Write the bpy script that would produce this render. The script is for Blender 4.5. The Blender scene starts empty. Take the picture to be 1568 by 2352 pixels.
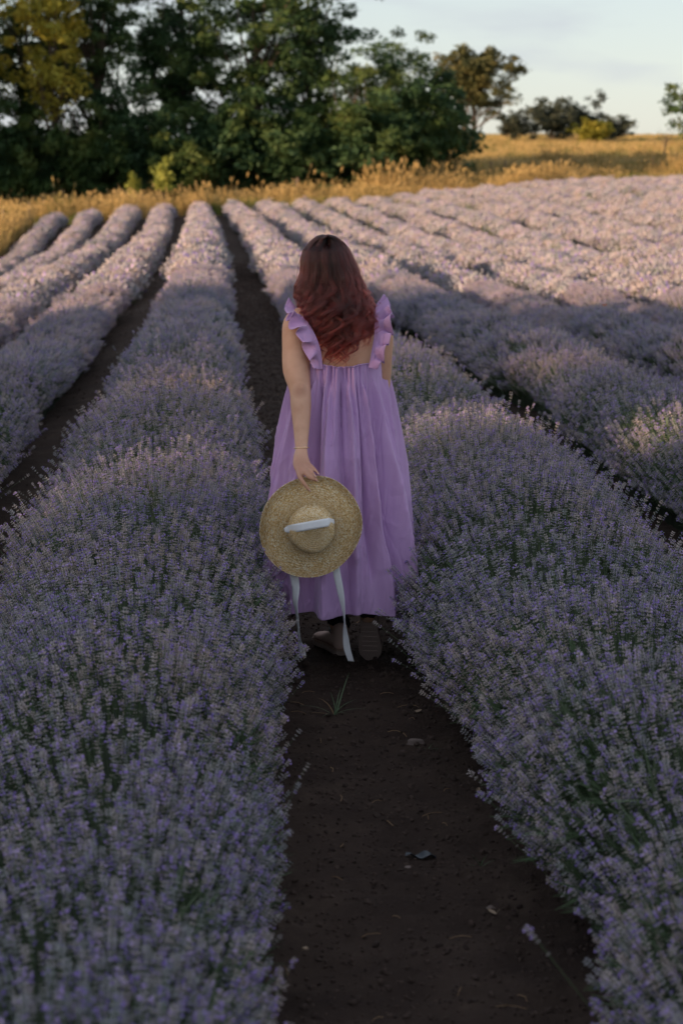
import bpy, bmesh, math, random
import numpy as np
from mathutils import Vector, Matrix, Euler
R = math.radians
rng = np.random.default_rng(7)
random.seed(7)
SC = bpy.context.scene
COL = SC.collection

# ------------------------------------------------------------------ camera, sky, sun, exposure
CAM_H = 1.88; YAW = 3.82; PITCH = 10.35; FPX = 4247.0
FOCUS_Y = 6.95
cam_d = bpy.data.cameras.new('camera'); cam = bpy.data.objects.new('camera', cam_d); COL.objects.link(cam)
cam_d.sensor_fit = 'VERTICAL'; cam_d.sensor_height = 36.0; cam_d.lens = 36.0*FPX/2352.0
cam_d.clip_start = 0.05; cam_d.clip_end = 4000
cam.location = (0, 0, CAM_H); cam.rotation_euler = (R(90-PITCH), 0, R(-YAW))
cam_d.dof.use_dof = True; cam_d.dof.focus_distance = 6.95; cam_d.dof.aperture_fstop = 4.0
SC.camera = cam

SUN_EL = 12.5; SUN_DIR = 24.0      # light travels to +X, turned SUN_DIR towards +Y
to_sun = Vector((-math.cos(R(SUN_DIR))*math.cos(R(SUN_EL)), -math.sin(R(SUN_DIR))*math.cos(R(SUN_EL)), math.sin(R(SUN_EL))))
world = bpy.data.worlds.new("World"); SC.world = world; world.use_nodes = True
wn = world.node_tree.nodes; wl = world.node_tree.links; wn.clear()
w_out = wn.new('ShaderNodeOutputWorld'); w_bg = wn.new('ShaderNodeBackground'); w_sky = wn.new('ShaderNodeTexSky')
w_sky.sky_type = 'NISHITA'; w_sky.sun_disc = False; w_sky.sun_elevation = R(SUN_EL)
w_sky.sun_rotation = math.atan2(to_sun.x, to_sun.y)
w_sky.air_density = 1.0; w_sky.dust_density = 0.6; w_sky.ozone_density = 1.0
w_bg.inputs["Strength"].default_value = 0.15
w_tc = wn.new('ShaderNodeTexCoord'); w_map = wn.new('ShaderNodeMapping'); w_map.inputs['Scale'].default_value = (5, 5, 22)
w_noise = wn.new('ShaderNodeTexNoise'); w_noise.inputs['Scale'].default_value = 1.3; w_noise.inputs['Detail'].default_value = 5
w_ramp = wn.new('ShaderNodeValToRGB'); w_ramp.color_ramp.elements[0].position = .52; w_ramp.color_ramp.elements[1].position = .74
w_ramp.color_ramp.elements[0].color = (.72, .72, .72, 1); w_ramp.color_ramp.elements[1].color = (1, 1, 1, 1)
w_mix = wn.new('ShaderNodeMix'); w_mix.data_type = 'RGBA'
w_veil = wn.new('ShaderNodeRGB'); w_veil.outputs[0].default_value = (2.5, 2.66, 2.9, 1)      # thin high cloud veil
wl.new(w_tc.outputs['Generated'], w_map.inputs[0]); wl.new(w_map.outputs[0], w_noise.inputs[0]); wl.new(w_noise.outputs[0], w_ramp.inputs[0])
wl.new(w_ramp.outputs[0], w_mix.inputs[0]); wl.new(w_sky.outputs[0], w_mix.inputs[6]); wl.new(w_veil.outputs[0], w_mix.inputs[7])
wl.new(w_mix.outputs[2], w_bg.inputs[0]); wl.new(w_bg.outputs[0], w_out.inputs[0])

sun_d = bpy.data.lights.new('sun', 'SUN'); sun = bpy.data.objects.new('sun', sun_d); COL.objects.link(sun)
sun_d.energy = 5.0; sun_d.angle = R(0.8); sun_d.color = (1.0, .70, .46)
sun.rotation_euler = to_sun.to_track_quat('Z', 'Y').to_euler()

SC.view_settings.view_transform = 'Standard'; SC.view_settings.look = 'None'
SC.view_settings.exposure = 0.72; SC.view_settings.gamma = 1.0; SC.view_settings.use_curve_mapping = False
SC.cycles.use_denoising = True
SC.cycles.max_bounces = 5; SC.cycles.diffuse_bounces = 3; SC.cycles.glossy_bounces = 2; SC.cycles.transmission_bounces = 3
SC.cycles.transparent_max_bounces = 6; SC.cycles.sample_clamp_indirect = 4.0
SC.cycles.use_adaptive_sampling = True; SC.cycles.adaptive_threshold = 0.015
SC.render.engine = 'CYCLES'

# ------------------------------------------------------------------ helpers
CAMR = Euler((R(90-PITCH), 0, R(-YAW))).to_matrix()
def at(px, py, Y):
    """the point on the vertical plane Y seen at photo position (px, py)"""
    d = CAMR @ Vector(((px-784)/FPX, -(py-1176)/FPX, -1))
    return Vector((0, 0, CAM_H)) + d*(Y/d.y)
def on_ground(px, py):
    d = CAMR @ Vector(((px-784)/FPX, -(py-1176)/FPX, -1))
    t = CAM_H/-d.z
    p = Vector((0, 0, CAM_H)) + d*t
    p.z = float(terrain(np.array([p.x]), np.array([p.y]))[0]); return p

def smooth(a, b, x):
    t = np.clip((x-a)/(b-a), 0, 1); return t*t*(3-2*t)
_tab = np.random.default_rng(3).random((256, 256))
def vnoise(x, y):
    xi = np.floor(x).astype(int); yi = np.floor(y).astype(int); fx = x-xi; fy = y-yi
    fx = fx*fx*(3-2*fx); fy = fy*fy*(3-2*fy)
    a = _tab[xi & 255, yi & 255]; b = _tab[(xi+1) & 255, yi & 255]; c = _tab[xi & 255, (yi+1) & 255]; d = _tab[(xi+1) & 255, (yi+1) & 255]
    return (a*(1-fx)+b*fx)*(1-fy)+(c*(1-fx)+d*fx)*fy - .5
def fbm(x, y, o=4, g=.5):
    s = 0; a = 1.0
    for i in range(o):
        s = s+a*vnoise(x*2**i+17.3*i, y*2**i+5.1*i); a *= g
    return s

def terrain(x, y):
    x = np.asarray(x, float); y = np.asarray(y, float)
    f = smooth(12, 88, y)
    z = f*(1.1*smooth(2, 20, x) - .2*smooth(-2, -8, x))
    z = z - np.interp(x, [-9, -7, -5, -3.4, -1.8, -.6], [1.75, 1.4, 1.0, .62, .36, 0])*smooth(9, 20, y)*(1-.85*smooth(56, 82, y))
    z = z - np.interp(x, [.9, 3, 6, 12, 22], [0, .26, .5, .55, .45])*smooth(9, 26, y)*(1-smooth(45, 84, y))
    hill = np.interp(y, [96, 110, 150, 200, 260, 420, 900], [0, .7, 3.0, 4.55, 5.2, 3.5, 0])
    z = z + hill*(.25+.75*smooth(-4, 12, x - .02*np.maximum(y-100, 0)))
    z = z + .07*fbm(x/7., y/7., 2)*smooth(4, 14, y)
    z = z + 1.2*fbm(x/60., y/60., 2)*smooth(150, 400, y)
    return z

def mesh_np(name, V, F, mats=(), mi=None, parent=None, smooth_=False, link=True):
    V = np.asarray(V, np.float32).reshape(-1, 3); F = np.asarray(F, np.int32)
    me = bpy.data.meshes.new(name); k = F.shape[1]; n = len(F)
    me.vertices.add(len(V)); me.vertices.foreach_set('co', V.ravel())
    me.loops.add(n*k); me.loops.foreach_set('vertex_index', F.ravel())
    me.polygons.add(n); me.polygons.foreach_set('loop_start', np.arange(0, n*k, k, dtype=np.int32))
    me.polygons.foreach_set('loop_total', np.full(n, k, np.int32))
    if mi is not None: me.polygons.foreach_set('material_index', np.asarray(mi, np.int32))
    me.polygons.foreach_set('use_smooth', np.full(n, smooth_, bool))
    for m in mats: me.materials.append(m)
    me.update(calc_edges=True); me.validate()
    o = bpy.data.objects.new(name, me)
    if link: COL.objects.link(o)
    if parent: o.parent = parent
    return o
def from_bm(name, bm, mats, parent=None, smooth_=True, link=True):
    me = bpy.data.meshes.new(name); bm.to_mesh(me); bm.free()
    for m in mats: me.materials.append(m)
    for p in me.polygons: p.use_smooth = smooth_
    o = bpy.data.objects.new(name, me)
    if link: COL.objects.link(o)
    if parent: o.parent = parent
    return o
def tag(o, label=None, cat=None, group=None, kind=None):
    if label: o['label'] = label
    if cat: o['category'] = cat
    if group: o['group'] = group
    if kind: o['kind'] = kind
    return o
def empty(name, loc, rz=0):
    o = bpy.data.objects.new(name, None); COL.objects.link(o); o.location = loc; o.rotation_euler = (0, 0, rz); o.empty_display_size = .2
    return o
def copy_tree(o, parent=None):
    c = o.copy(); COL.objects.link(c); c.parent = parent
    for ch in o.children: copy_tree(ch, c)
    return c
def grid_faces(nu, nv, wrap_u=False):
    """index = v*nu + u"""
    uu = np.arange(nu if wrap_u else nu-1); vv = np.arange(nv-1); U, Vv = np.meshgrid(uu, vv)
    U = U.ravel(); Vv = Vv.ravel(); U1 = (U+1) % nu
    return np.stack([Vv*nu+U, Vv*nu+U1, (Vv+1)*nu+U1, (Vv+1)*nu+U], 1)

# ------------------------------------------------------------------ materials
def mat(name, color=(.5, .5, .5), rough=.7, spec=.3):
    m = bpy.data.materials.new(name); m.use_nodes = True; b = m.node_tree.nodes['Principled BSDF']
    b.inputs['Base Color'].default_value = (*color, 1); b.inputs['Roughness'].default_value = rough
    b.inputs['Specular IOR Level'].default_value = spec
    return m
def nd(m, t, **kw):
    n = m.node_tree.nodes.new(t)
    for k, v in kw.items(): setattr(n, k, v)
    return n
def lk(m, a, b): m.node_tree.links.new(a, b)
def bsdf(m): return m.node_tree.nodes['Principled BSDF']
def ramp(m, stops):
    r = nd(m, 'ShaderNodeValToRGB'); e = r.color_ramp.elements
    while len(e) < len(stops): e.new(.5)
    for el, (p, c) in zip(e, stops): el.position = p; el.color = (*c, 1)
    return r
def bump(m, height_socket, strength=.3, dist=.01):
    b = nd(m, 'ShaderNodeBump'); b.inputs['Strength'].default_value = strength; b.inputs['Distance'].default_value = dist
    lk(m, height_socket, b.inputs['Height']); lk(m, b.outputs[0], bsdf(m).inputs['Normal']); return b
def random_mat(name, stops, rough=.75, translucent=0.0, pos_scale=None, pos_amt=.5, spec=.2):
    """colour varies by instance / object random, optionally by position noise"""
    m = mat(name, rough=rough, spec=spec); oi = nd(m, 'ShaderNodeObjectInfo'); r = ramp(m, stops)
    src = oi.outputs['Random']
    if pos_scale:
        g = nd(m, 'ShaderNodeNewGeometry'); n = nd(m, 'ShaderNodeTexNoise'); n.inputs['Scale'].default_value = pos_scale; n.inputs['Detail'].default_value = 3
        lk(m, g.outputs['Position'], n.inputs['Vector'])
        mr = nd(m, 'ShaderNodeMapRange'); mr.inputs['From Min'].default_value = .3; mr.inputs['From Max'].default_value = .7
        lk(m, n.outputs[0], mr.inputs[0])
        mx = nd(m, 'ShaderNodeMix'); mx.inputs[0].default_value = pos_amt; lk(m, src, mx.inputs[2]); lk(m, mr.outputs[0], mx.inputs[3]); src = mx.outputs[0]
    lk(m, src, r.inputs[0]); lk(m, r.outputs[0], bsdf(m).inputs['Base Color'])
    if translucent:
        t = nd(m, 'ShaderNodeBsdfTranslucent'); lk(m, r.outputs[0], t.inputs[0])
        s = nd(m, 'ShaderNodeMixShader'); s.inputs[0].default_value = translucent
        o = m.node_tree.nodes['Material Output']; lk(m, bsdf(m).outputs[0], s.inputs[1]); lk(m, t.outputs[0], s.inputs[2]); lk(m, s.outputs[0], o.inputs[0])
    return m

M_stem = random_mat('lavender_stem', [(0, (.06, .095, .045)), (1, (.12, .16, .08))], translucent=.15)
M_leaf = random_mat('lavender_leaf', [(0, (.06, .10, .045)), (1, (.14, .18, .11))], translucent=.15)
M_calyx = random_mat('lavender_calyx', [(0, (.33, .37, .36)), (.35, (.43, .415, .45)), (.7, (.60, .51, .50)), (1, (.52, .40, .34))], translucent=.32, pos_scale=1.0, pos_amt=.55)
M_floret = random_mat('lavender_floret', [(0, (.32, .21, .66)), (.6, (.48, .33, .78)), (1, (.64, .50, .80))], translucent=.3)
M_mound = random_mat('lavender_foliage', [(0, (.012, .02, .011)), (1, (.035, .047, .025))], pos_scale=9, pos_amt=1)  # foliage colour darkened so the gaps between sprigs look shaded

M_soil = mat('dark_soil', rough=.95, spec=.1)
g = nd(M_soil, 'ShaderNodeNewGeometry'); n1 = nd(M_soil, 'ShaderNodeTexNoise'); n1.inputs['Scale'].default_value = 3.1; n1.inputs['Detail'].default_value = 8; n1.inputs['Roughness'].default_value = .65
n2 = nd(M_soil, 'ShaderNodeTexNoise'); n2.inputs['Scale'].default_value = 60; n2.inputs['Detail'].default_value = 6; n2.inputs['Roughness'].default_value = .7
lk(M_soil, g.outputs['Position'], n1.inputs['Vector']); lk(M_soil, g.outputs['Position'], n2.inputs['Vector'])
r1 = ramp(M_soil, [(.3, (.034, .023, .020)), (.58, (.062, .043, .035)), (.74, (.105, .076, .060))]); lk(M_soil, n1.outputs[0], r1.inputs[0]); lk(M_soil, r1.outputs[0], bsdf(M_soil).inputs['Base Color'])
bump(M_soil, n2.outputs[0], .9, .012)
M_clod = random_mat('soil_clod', [(0, (.045, .031, .027)), (1, (.075, .051, .042))], rough=.95)
M_meadow = mat('dry_meadow', rough=.9, spec=.1)
g = nd(M_meadow, 'ShaderNodeNewGeometry'); n1 = nd(M_meadow, 'ShaderNodeTexNoise'); n1.inputs['Scale'].default_value = .13; n1.inputs['Detail'].default_value = 9; n1.inputs['Roughness'].default_value = .62
mp = nd(M_meadow, 'ShaderNodeMapping'); mp.inputs['Scale'].default_value = (.6, 1.6, 1)
lk(M_meadow, g.outputs['Position'], mp.inputs[0]); lk(M_meadow, mp.outputs[0], n1.inputs['Vector'])
r1 = ramp(M_meadow, [(.36, (.22, .18, .07)), (.46, (.46, .32, .14)), (.58, (.56, .40, .19)), (.7, (.36, .24, .11))]); lk(M_meadow, n1.outputs[0], r1.inputs[0]); lk(M_meadow, r1.outputs[0], bsdf(M_meadow).inputs['Base Color'])

M_grass_gold = random_mat('dry_grass', [(0, (.28, .20, .07)), (.3, (.50, .34, .13)), (.5, (.60, .43, .19)), (.7, (.32, .23, .08)), (1, (.13, .15, .045))], translucent=.3, pos_scale=.35, pos_amt=.55)
M_grass_green = random_mat('green_grass', [(0, (.06, .11, .03)), (.5, (.14, .17, .04)), (1, (.33, .27, .08))], translucent=.3, pos_scale=.5, pos_amt=.3)
def leaf_mat(name, a, b, c=None, s=.55):
    return random_mat(name, [(0, a), (.5, b), (1, c or b)], rough=.6, translucent=.22, pos_scale=s, pos_amt=.85)
M_leaf_dark = leaf_mat('tree_leaf_dark', (.02, .045, .022), (.045, .09, .035), (.10, .14, .04))  # lightest stop brightened to yellow-green for sunlit leaves, likewise in the mid leaves
M_leaf_mid = leaf_mat('tree_leaf_mid', (.026, .052, .02), (.06, .105, .03), (.14, .16, .04))
M_leaf_yellow_and_lit = leaf_mat('tree_leaf_yellow_and_lit', (.13, .15, .025), (.33, .30, .045), (.46, .34, .05))  # own yellow on the hill shrub, sunlight put into colour on the tree
M_leaf_olive = leaf_mat('tree_leaf_olive', (.05, .065, .03), (.12, .12, .045), (.22, .17, .06), s=.9)
M_leaf_grey = leaf_mat('tree_leaf_grey', (.025, .035, .025), (.055, .065, .042), (.08, .085, .05), s=.9)
M_bark = mat('bark', (.09, .065, .05), .9)
n1 = nd(M_bark, 'ShaderNodeTexNoise'); n1.inputs['Scale'].default_value = 9; n1.inputs['Detail'].default_value = 6
r1 = ramp(M_bark, [(.3, (.045, .034, .027)), (.7, (.15, .11, .08))]); lk(M_bark, n1.outputs[0], r1.inputs[0]); lk(M_bark, r1.outputs[0], bsdf(M_bark).inputs['Base Color']); bump(M_bark, n1.outputs[0], .6, .03)
M_post = mat('weathered_wood', (.24, .17, .11), .9)
M_wire = mat('fence_wire', (.2, .19, .18), .5)

# ------------------------------------------------------------------ the ground
def terrain_sheet(name, xs, ys, zf, m):
    X, Y = np.meshgrid(xs, ys); Z = zf(X, Y)
    o = mesh_np(name, np.stack([X, Y, Z], -1), grid_faces(len(xs), len(ys)), [m], smooth_=True)
    tag(o, kind='structure'); return o
def graded(breaks):
    out = []
    for a, b, s in breaks: out += list(np.arange(a, b, s))
    return np.array(out+[breaks[-1][1]])
SP = 1.55; PATH_X = .508
def row_bend(y): return -.45*(np.maximum(np.asarray(y, float)-22, 0)/60)**2
def row_x(k, y):
    """centre of row k (k=-1 is left of the path, k=1 right of it)"""
    base = PATH_X + (k-.5*np.sign(k))*SP
    return base + row_bend(y) + .07*fbm(np.asarray(y, float)/9.+k*7.7, np.full_like(np.asarray(y, float), k*3.3), 2)
def soil_z(X, Y):
    ph = (X-PATH_X-row_bend(Y))/SP
    z = terrain(X, Y) + .035*(np.cos(2*np.pi*ph)*-1+1)*.5 + .0
    near = smooth(30, 8, Y)
    z = z + near*(.024*fbm(X*8, Y*8, 4, .6) + .015*np.abs(fbm(X*21, Y*21, 2, .6)) + .03*fbm(X*2.2, Y*2.2, 2))
    return z
def in_field(X, Y):
    return smooth(-9.4, -8.6, X)*smooth(33, 30, X)*smooth(field_end(X)+2.5, field_end(X)+1.2, Y)*smooth(-9, -7, Y)
def field_end(x):
    return np.interp(x, [-8, -4.5, -2.5, 1, 7, 12, 20, 30], [84, 84, 86, 87, 89, 92, 96, 101])
meadow = terrain_sheet('meadow', graded([(-900, -200, 70), (-200, -60, 14), (-60, 90, 1.5), (90, 250, 12), (250, 1000, 75)]),
                       graded([(-80, -20, 12), (-20, 170, 1.5), (170, 420, 9), (420, 1500, 90)]),
                       lambda X, Y: terrain(X, Y)-.14*in_field(X, Y)-.01, M_meadow)
soil = terrain_sheet('field_soil', graded([(-9, -2.4, .3), (-2.4, -.35, .07), (-.35, 1.5, .021), (1.5, 3, .09), (3, 32, .35)]),
                     graded([(-8, 2, .3), (2, 9.5, .021), (9.5, 14, .04), (14, 26, .08), (26, 50, .25), (50, 101, .6)]), soil_z, M_soil)

# ------------------------------------------------------------------ geometry-node scatter
def gn_tree(collection):
    ng = bpy.data.node_groups.new('scatter_'+collection.name, 'GeometryNodeTree')
    ng.interface.new_socket('Geometry', in_out='INPUT', socket_type='NodeSocketGeometry')
    ng.interface.new_socket('Geometry', in_out='OUTPUT', socket_type='NodeSocketGeometry')
    N = ng.nodes; L = ng.links
    gi = N.new('NodeGroupInput'); go = N.new('NodeGroupOutput'); ci = N.new('GeometryNodeCollectionInfo')
    ci.inputs['Collection'].default_value = collection; ci.inputs['Separate Children'].default_value = True; ci.inputs['Reset Children'].default_value = True
    ip = N.new('GeometryNodeInstanceOnPoints'); ip.inputs['Pick Instance'].default_value = True
    def na(name, t):
        a = N.new('GeometryNodeInputNamedAttribute'); a.data_type = t; a.inputs['Name'].default_value = name; return a.outputs['Attribute']
    L.new(gi.outputs[0], ip.inputs['Points']); L.new(ci.outputs[0], ip.inputs['Instance'])
    L.new(na('idx', 'INT'), ip.inputs['Instance Index']); L.new(na('rot', 'FLOAT_VECTOR'), ip.inputs['Rotation']); L.new(na('scl', 'FLOAT_VECTOR'), ip.inputs['Scale'])
    L.new(ip.outputs[0], go.inputs[0]); return ng
def scatter(name, P, rot, scl, idx, ng, parent=None):
    me = bpy.data.meshes.new(name); n = len(P)
    me.vertices.add(n); me.vertices.foreach_set('co', np.asarray(P, np.float32).ravel())
    a = me.attributes.new('rot', 'FLOAT_VECTOR', 'POINT'); a.data.foreach_set('vector', np.asarray(rot, np.float32).ravel())
    s = np.asarray(scl, np.float32)
    if s.ndim == 1: s = np.repeat(s[:, None], 3, 1)
    a = me.attributes.new('scl', 'FLOAT_VECTOR', 'POINT'); a.data.foreach_set('vector', s.ravel())
    a = me.attributes.new('idx', 'INT', 'POINT'); a.data.foreach_set('value', np.asarray(idx, np.int32))
    o = bpy.data.objects.new(name, me); COL.objects.link(o)
    md = o.modifiers.new('scatter', 'NODES'); md.node_group = ng
    if parent: o.parent = parent
    tag(o, kind='stuff'); return o
def source(collname, objs):
    c = bpy.data.collections.new(collname)
    for i, o in enumerate(objs): o.name = '%s_%02d' % (collname, i); c.objects.link(o)
    return c
class Geo:
    """gathers triangles"""
    def __init__(s): s.V = []; s.F = []; s.M = []; s.n = 0
    def add(s, V, F, m=0):
        V = np.asarray(V, float); F = np.asarray(F, int)
        s.V.append(V); s.F.append(F+s.n); s.M.append(np.full(len(F), m)); s.n += len(V)
    def tube(s, pts, r, sides=3, m=0, tip=True):
        pts = np.asarray(pts, float); n = len(pts); r = np.broadcast_to(r, (n,)); V = []; 
        for i in range(n):
            t = pts[min(i+1, n-1)]-pts[max(i-1, 0)]; t = t/np.linalg.norm(t)
            u = np.cross(t, (.3, .9, .2)); u /= np.linalg.norm(u); w = np.cross(t, u)
            for k in range(sides):
                a = 2*np.pi*k/sides; V.append(pts[i]+r[i]*(u*np.cos(a)+w*np.sin(a)))
        F = []
        for i in range(n-1):
            for k in range(sides):
                a, b = i*sides+k, i*sides+(k+1) % sides; c, d = a+sides, b+sides
                F += [(a, b, d), (a, d, c)]
        s.add(V, F, m)
    def bud(s, p, d, L, r, m=0, sides=3):
        """elongated bud from p along d: closed spindle"""
        p = np.asarray(p, float); d = np.asarray(d, float); d = d/np.linalg.norm(d)
        u = np.cross(d, (.31, .52, .79)); u /= np.linalg.norm(u); w = np.cross(d, u)
        V = [p]+[p+d*L*.6+r*(u*np.cos(2*np.pi*k/sides)+w*np.sin(2*np.pi*k/sides)) for k in range(sides)]+[p+d*L]
        F = []
        for k in range(sides):
            F += [(0, 1+(k+1) % sides, 1+k), (1+k, 1+(k+1) % sides, sides+1)]
        s.add(V, F, m)
    def blade(s, p, d, side, L, w, curve, seg=4, m=0, taper=1.0):
        p = np.asarray(p, float); d = np.asarray(d, float)/np.linalg.norm(d); side = np.asarray(side, float)/np.linalg.norm(side); curve = np.asarray(curve, float)
        V = []; F = []
        for i in range(seg+1):
            t = i/seg; c = p+d*L*t+curve*t*t; ww = w*(1-taper*t**1.6)*.5+w*.03
            V += [c-side*ww, c+side*ww]
        for i in range(seg):
            a = 2*i; F += [(a, a+1, a+3), (a, a+3, a+2)]
        s.add(V, F, m)
    def build(s, name, mats, parent=None, link=True, smooth_=False):
        return mesh_np(name, np.concatenate(s.V), np.concatenate(s.F), mats, np.concatenate(s.M), parent, smooth_, link)

# ------------------------------------------------------------------ lavender sprigs
def spike(G, tip, d, L, r, detail, stem_len, curve=0.0, rs=random):
    d = np.asarray(d, float); d = d/np.linalg.norm(d); tip = np.asarray(tip, float)
    bend = np.array([rs.uniform(-1, 1), rs.uniform(-1, 1), 0])*curve
    def P(s_): return tip-d*s_+bend*(s_/.3)**2
    if detail == 2:
        G.tube([P(.0), P(L), P((L+stem_len)*.55), P(stem_len)], [.0006, .0009, .0011, .0015], 3, 1)
        nw = rs.choice([5, 6, 6, 7]); bloom = rs.choice([0, 1, 1, 2, nw-2]) if rs.random() < .8 else 99
        for j in range(nw):
            s_ = .004 + (L-.008)*(j/(nw-1))**1.2
            if j == nw-1: s_ += rs.uniform(.006, .022)
            rr = r*(.62+.42*math.sin(math.pi*min(1, (j+1.2)/(nw*.8))))*rs.uniform(.85, 1.15)
            nb = 6 if j else 4
            a0 = rs.uniform(0, 6.28)
            for k in range(nb):
                a = a0+6.283*k/nb+rs.uniform(-.25, .25)
                u = np.cross(d, (.3, .9, .1)); u /= np.linalg.norm(u); v = np.cross(d, u)
                out = u*math.cos(a)+v*math.sin(a)
                dd = d*rs.uniform(.45, .95)+out*rs.uniform(.8, 1.2)
                G.bud(P(s_)+out*.001, dd, rr*rs.uniform(1.05, 1.4), rr*.24, 0)
                if rs.random() < (.55 if j == bloom else .03):
                    dn = dd/np.linalg.norm(dd); q = P(s_)+dn*rr*.9
                    G.bud(q, dn+np.array([0, 0, rs.uniform(-.2, .3)]), rr*.95, rr*.5, 2, 4)
    elif detail == 1:
        G.tube([P(L*.5), P(stem_len)], [.0011, .0016], 3, 1)
        nw = 5
        for j in range(nw):
            s_ = .004+(L-.004)*j/(nw-1)
            rr = r*rs.uniform(.8, 1.2)*(.75 if j in (0, nw-1) else 1)
            a0 = rs.uniform(0, 6.28)
            for k in range(3):
                a = a0+2.094*k; out = np.array([math.cos(a), math.sin(a), 0])
                G.bud(P(s_), d+out, rr*1.5, rr*.45, 2 if rs.random() < .15 else 0)
    else:
        for k in range(2):
            a = rs.uniform(0, 3.14); u = np.array([math.cos(a), math.sin(a), 0])
        G.bud(P(L), d, L*rs.uniform(1.0, 1.3), r*1.15, 2 if rs.random() < .10 else 0, 3)
        G.tube([P(L), P(stem_len)], [.0022, .003], 3, 1)
LAVM = [M_calyx, M_stem, M_floret]
lav = []
rs = random.Random(5)
for i in range(6):       # 0..5 single sprigs near the camera
    G = Geo(); spike(G, (0, 0, 0), (0, 0, 1), rs.uniform(.05, .078), rs.uniform(.0062, .0082), 2, .34, rs.uniform(.0, .02), rs); lav.append(G.build('sprig', LAVM, link=False))
for i in range(4):       # 6..9 tufts of sprigs, middle distance
    G = Geo()
    for j in range(5):
        spike(G, (rs.uniform(-.035, .035), rs.uniform(-.035, .035), rs.uniform(-.03, .02)), (rs.uniform(-.2, .2), rs.uniform(-.2, .2), 1), rs.uniform(.045, .065), .0085, 1, .26, .01, rs)
    lav.append(G.build('sprig_tuft', LAVM, link=False))
for i in range(4):       # 10..13 far tufts
    G = Geo()
    for j in range(11):
        spike(G, (rs.uniform(-.1, .1), rs.uniform(-.1, .1), rs.uniform(-.05, .03)), (rs.uniform(-.28, .28), rs.uniform(-.28, .28), 1), rs.uniform(.05, .08), .011, 0, .22, .01, rs)
    lav.append(G.build('sprig_patch', LAVM, link=False))
C_lav = source('lavender_sprigs', lav); NG_lav = gn_tree(C_lav)
lt = []
for i in range(3):
    G = Geo()
    for j in range(16):
        a = rs.uniform(0, 6.28); t = rs.uniform(.15, 1.0); d = np.array([math.cos(a)*t, math.sin(a)*t, 1]); sd = np.array([-math.sin(a), math.cos(a), 0])
        G.blade((0, 0, 0), d, sd, rs.uniform(.04, .085), .0042, (math.cos(a)*.012, math.sin(a)*.012, -.004), 2, 0, .8)
    lt.append(G.build('leaf_tuft', [M_leaf], link=False))
C_lt = source('lavender_leaf_tufts', lt); NG_lt = gn_tree(C_lt)

# ------------------------------------------------------------------ lavender rows
def row_shape(k, y):
    """left half width, right half width, height of row k at y"""
    y = np.asarray(y, float); c = np.full_like(y, k*13.7)
    clump = fbm(y/1.0, c, 2)*1.0; slow = fbm(y/2.7, c+40, 2)
    grow = 1-.14*smooth(30, 80, y)
    far = smooth(7, 14, y)
    WL = .535-(.15 if k > 2 else .085)*far + .17*fbm(y/.95, c+80, 2) + (.07+.10*far)*slow; WR = .535-(.15 if k > 2 else .085)*far + .17*fbm(y/.95, c+120, 2) + (.07+.10*far)*slow
    H = .60-.04*far + .155*clump + (.08+.11*far)*slow
    if k == -1:
        WR = WR*(1-.08*smooth(7.4, 6.6, y))*(1-.38*smooth(6.0, 3.4, y))
    if k == 1:
        WL = WL*(1+.06*smooth(5, 6, y)*smooth(9, 7.5, y)) * (1-.26*np.exp(-((y-3.75)/.33)**2)); H = H*(1-.22*np.exp(-((y-3.75)/.33)**2))
    if k == 2: H = H*1.04; WL = WL+.05*far
    if k == -2: WR = WR+.05*smooth(30, 14, y)
    end = field_end(base_x(k)); fade = np.sqrt(np.clip((end-y)/1.0, 0, 1))
    return WL*(.35+.65*fade)*grow, WR*(.35+.65*fade)*grow, H*(.3+.7*fade)
def base_x(k): return PATH_X + (k-.5*np.sign(k))*SP
Z0 = .27
def row_point(k, y, a, f=1.0):
    WL, WR, H = row_shape(k, y); W = np.where(a < 0, WL, WR)
    x = W*np.sin(a)*f; ca = np.cos(a)
    z = np.where(ca > 0, Z0 + (H-Z0)*ca*f, Z0+.20*ca) if np.isscalar(f) and f == 1.0 else np.where(ca > 0, Z0*f + (H-Z0)*ca*f, (Z0+.20*ca)*f)
    return x, z
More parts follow.
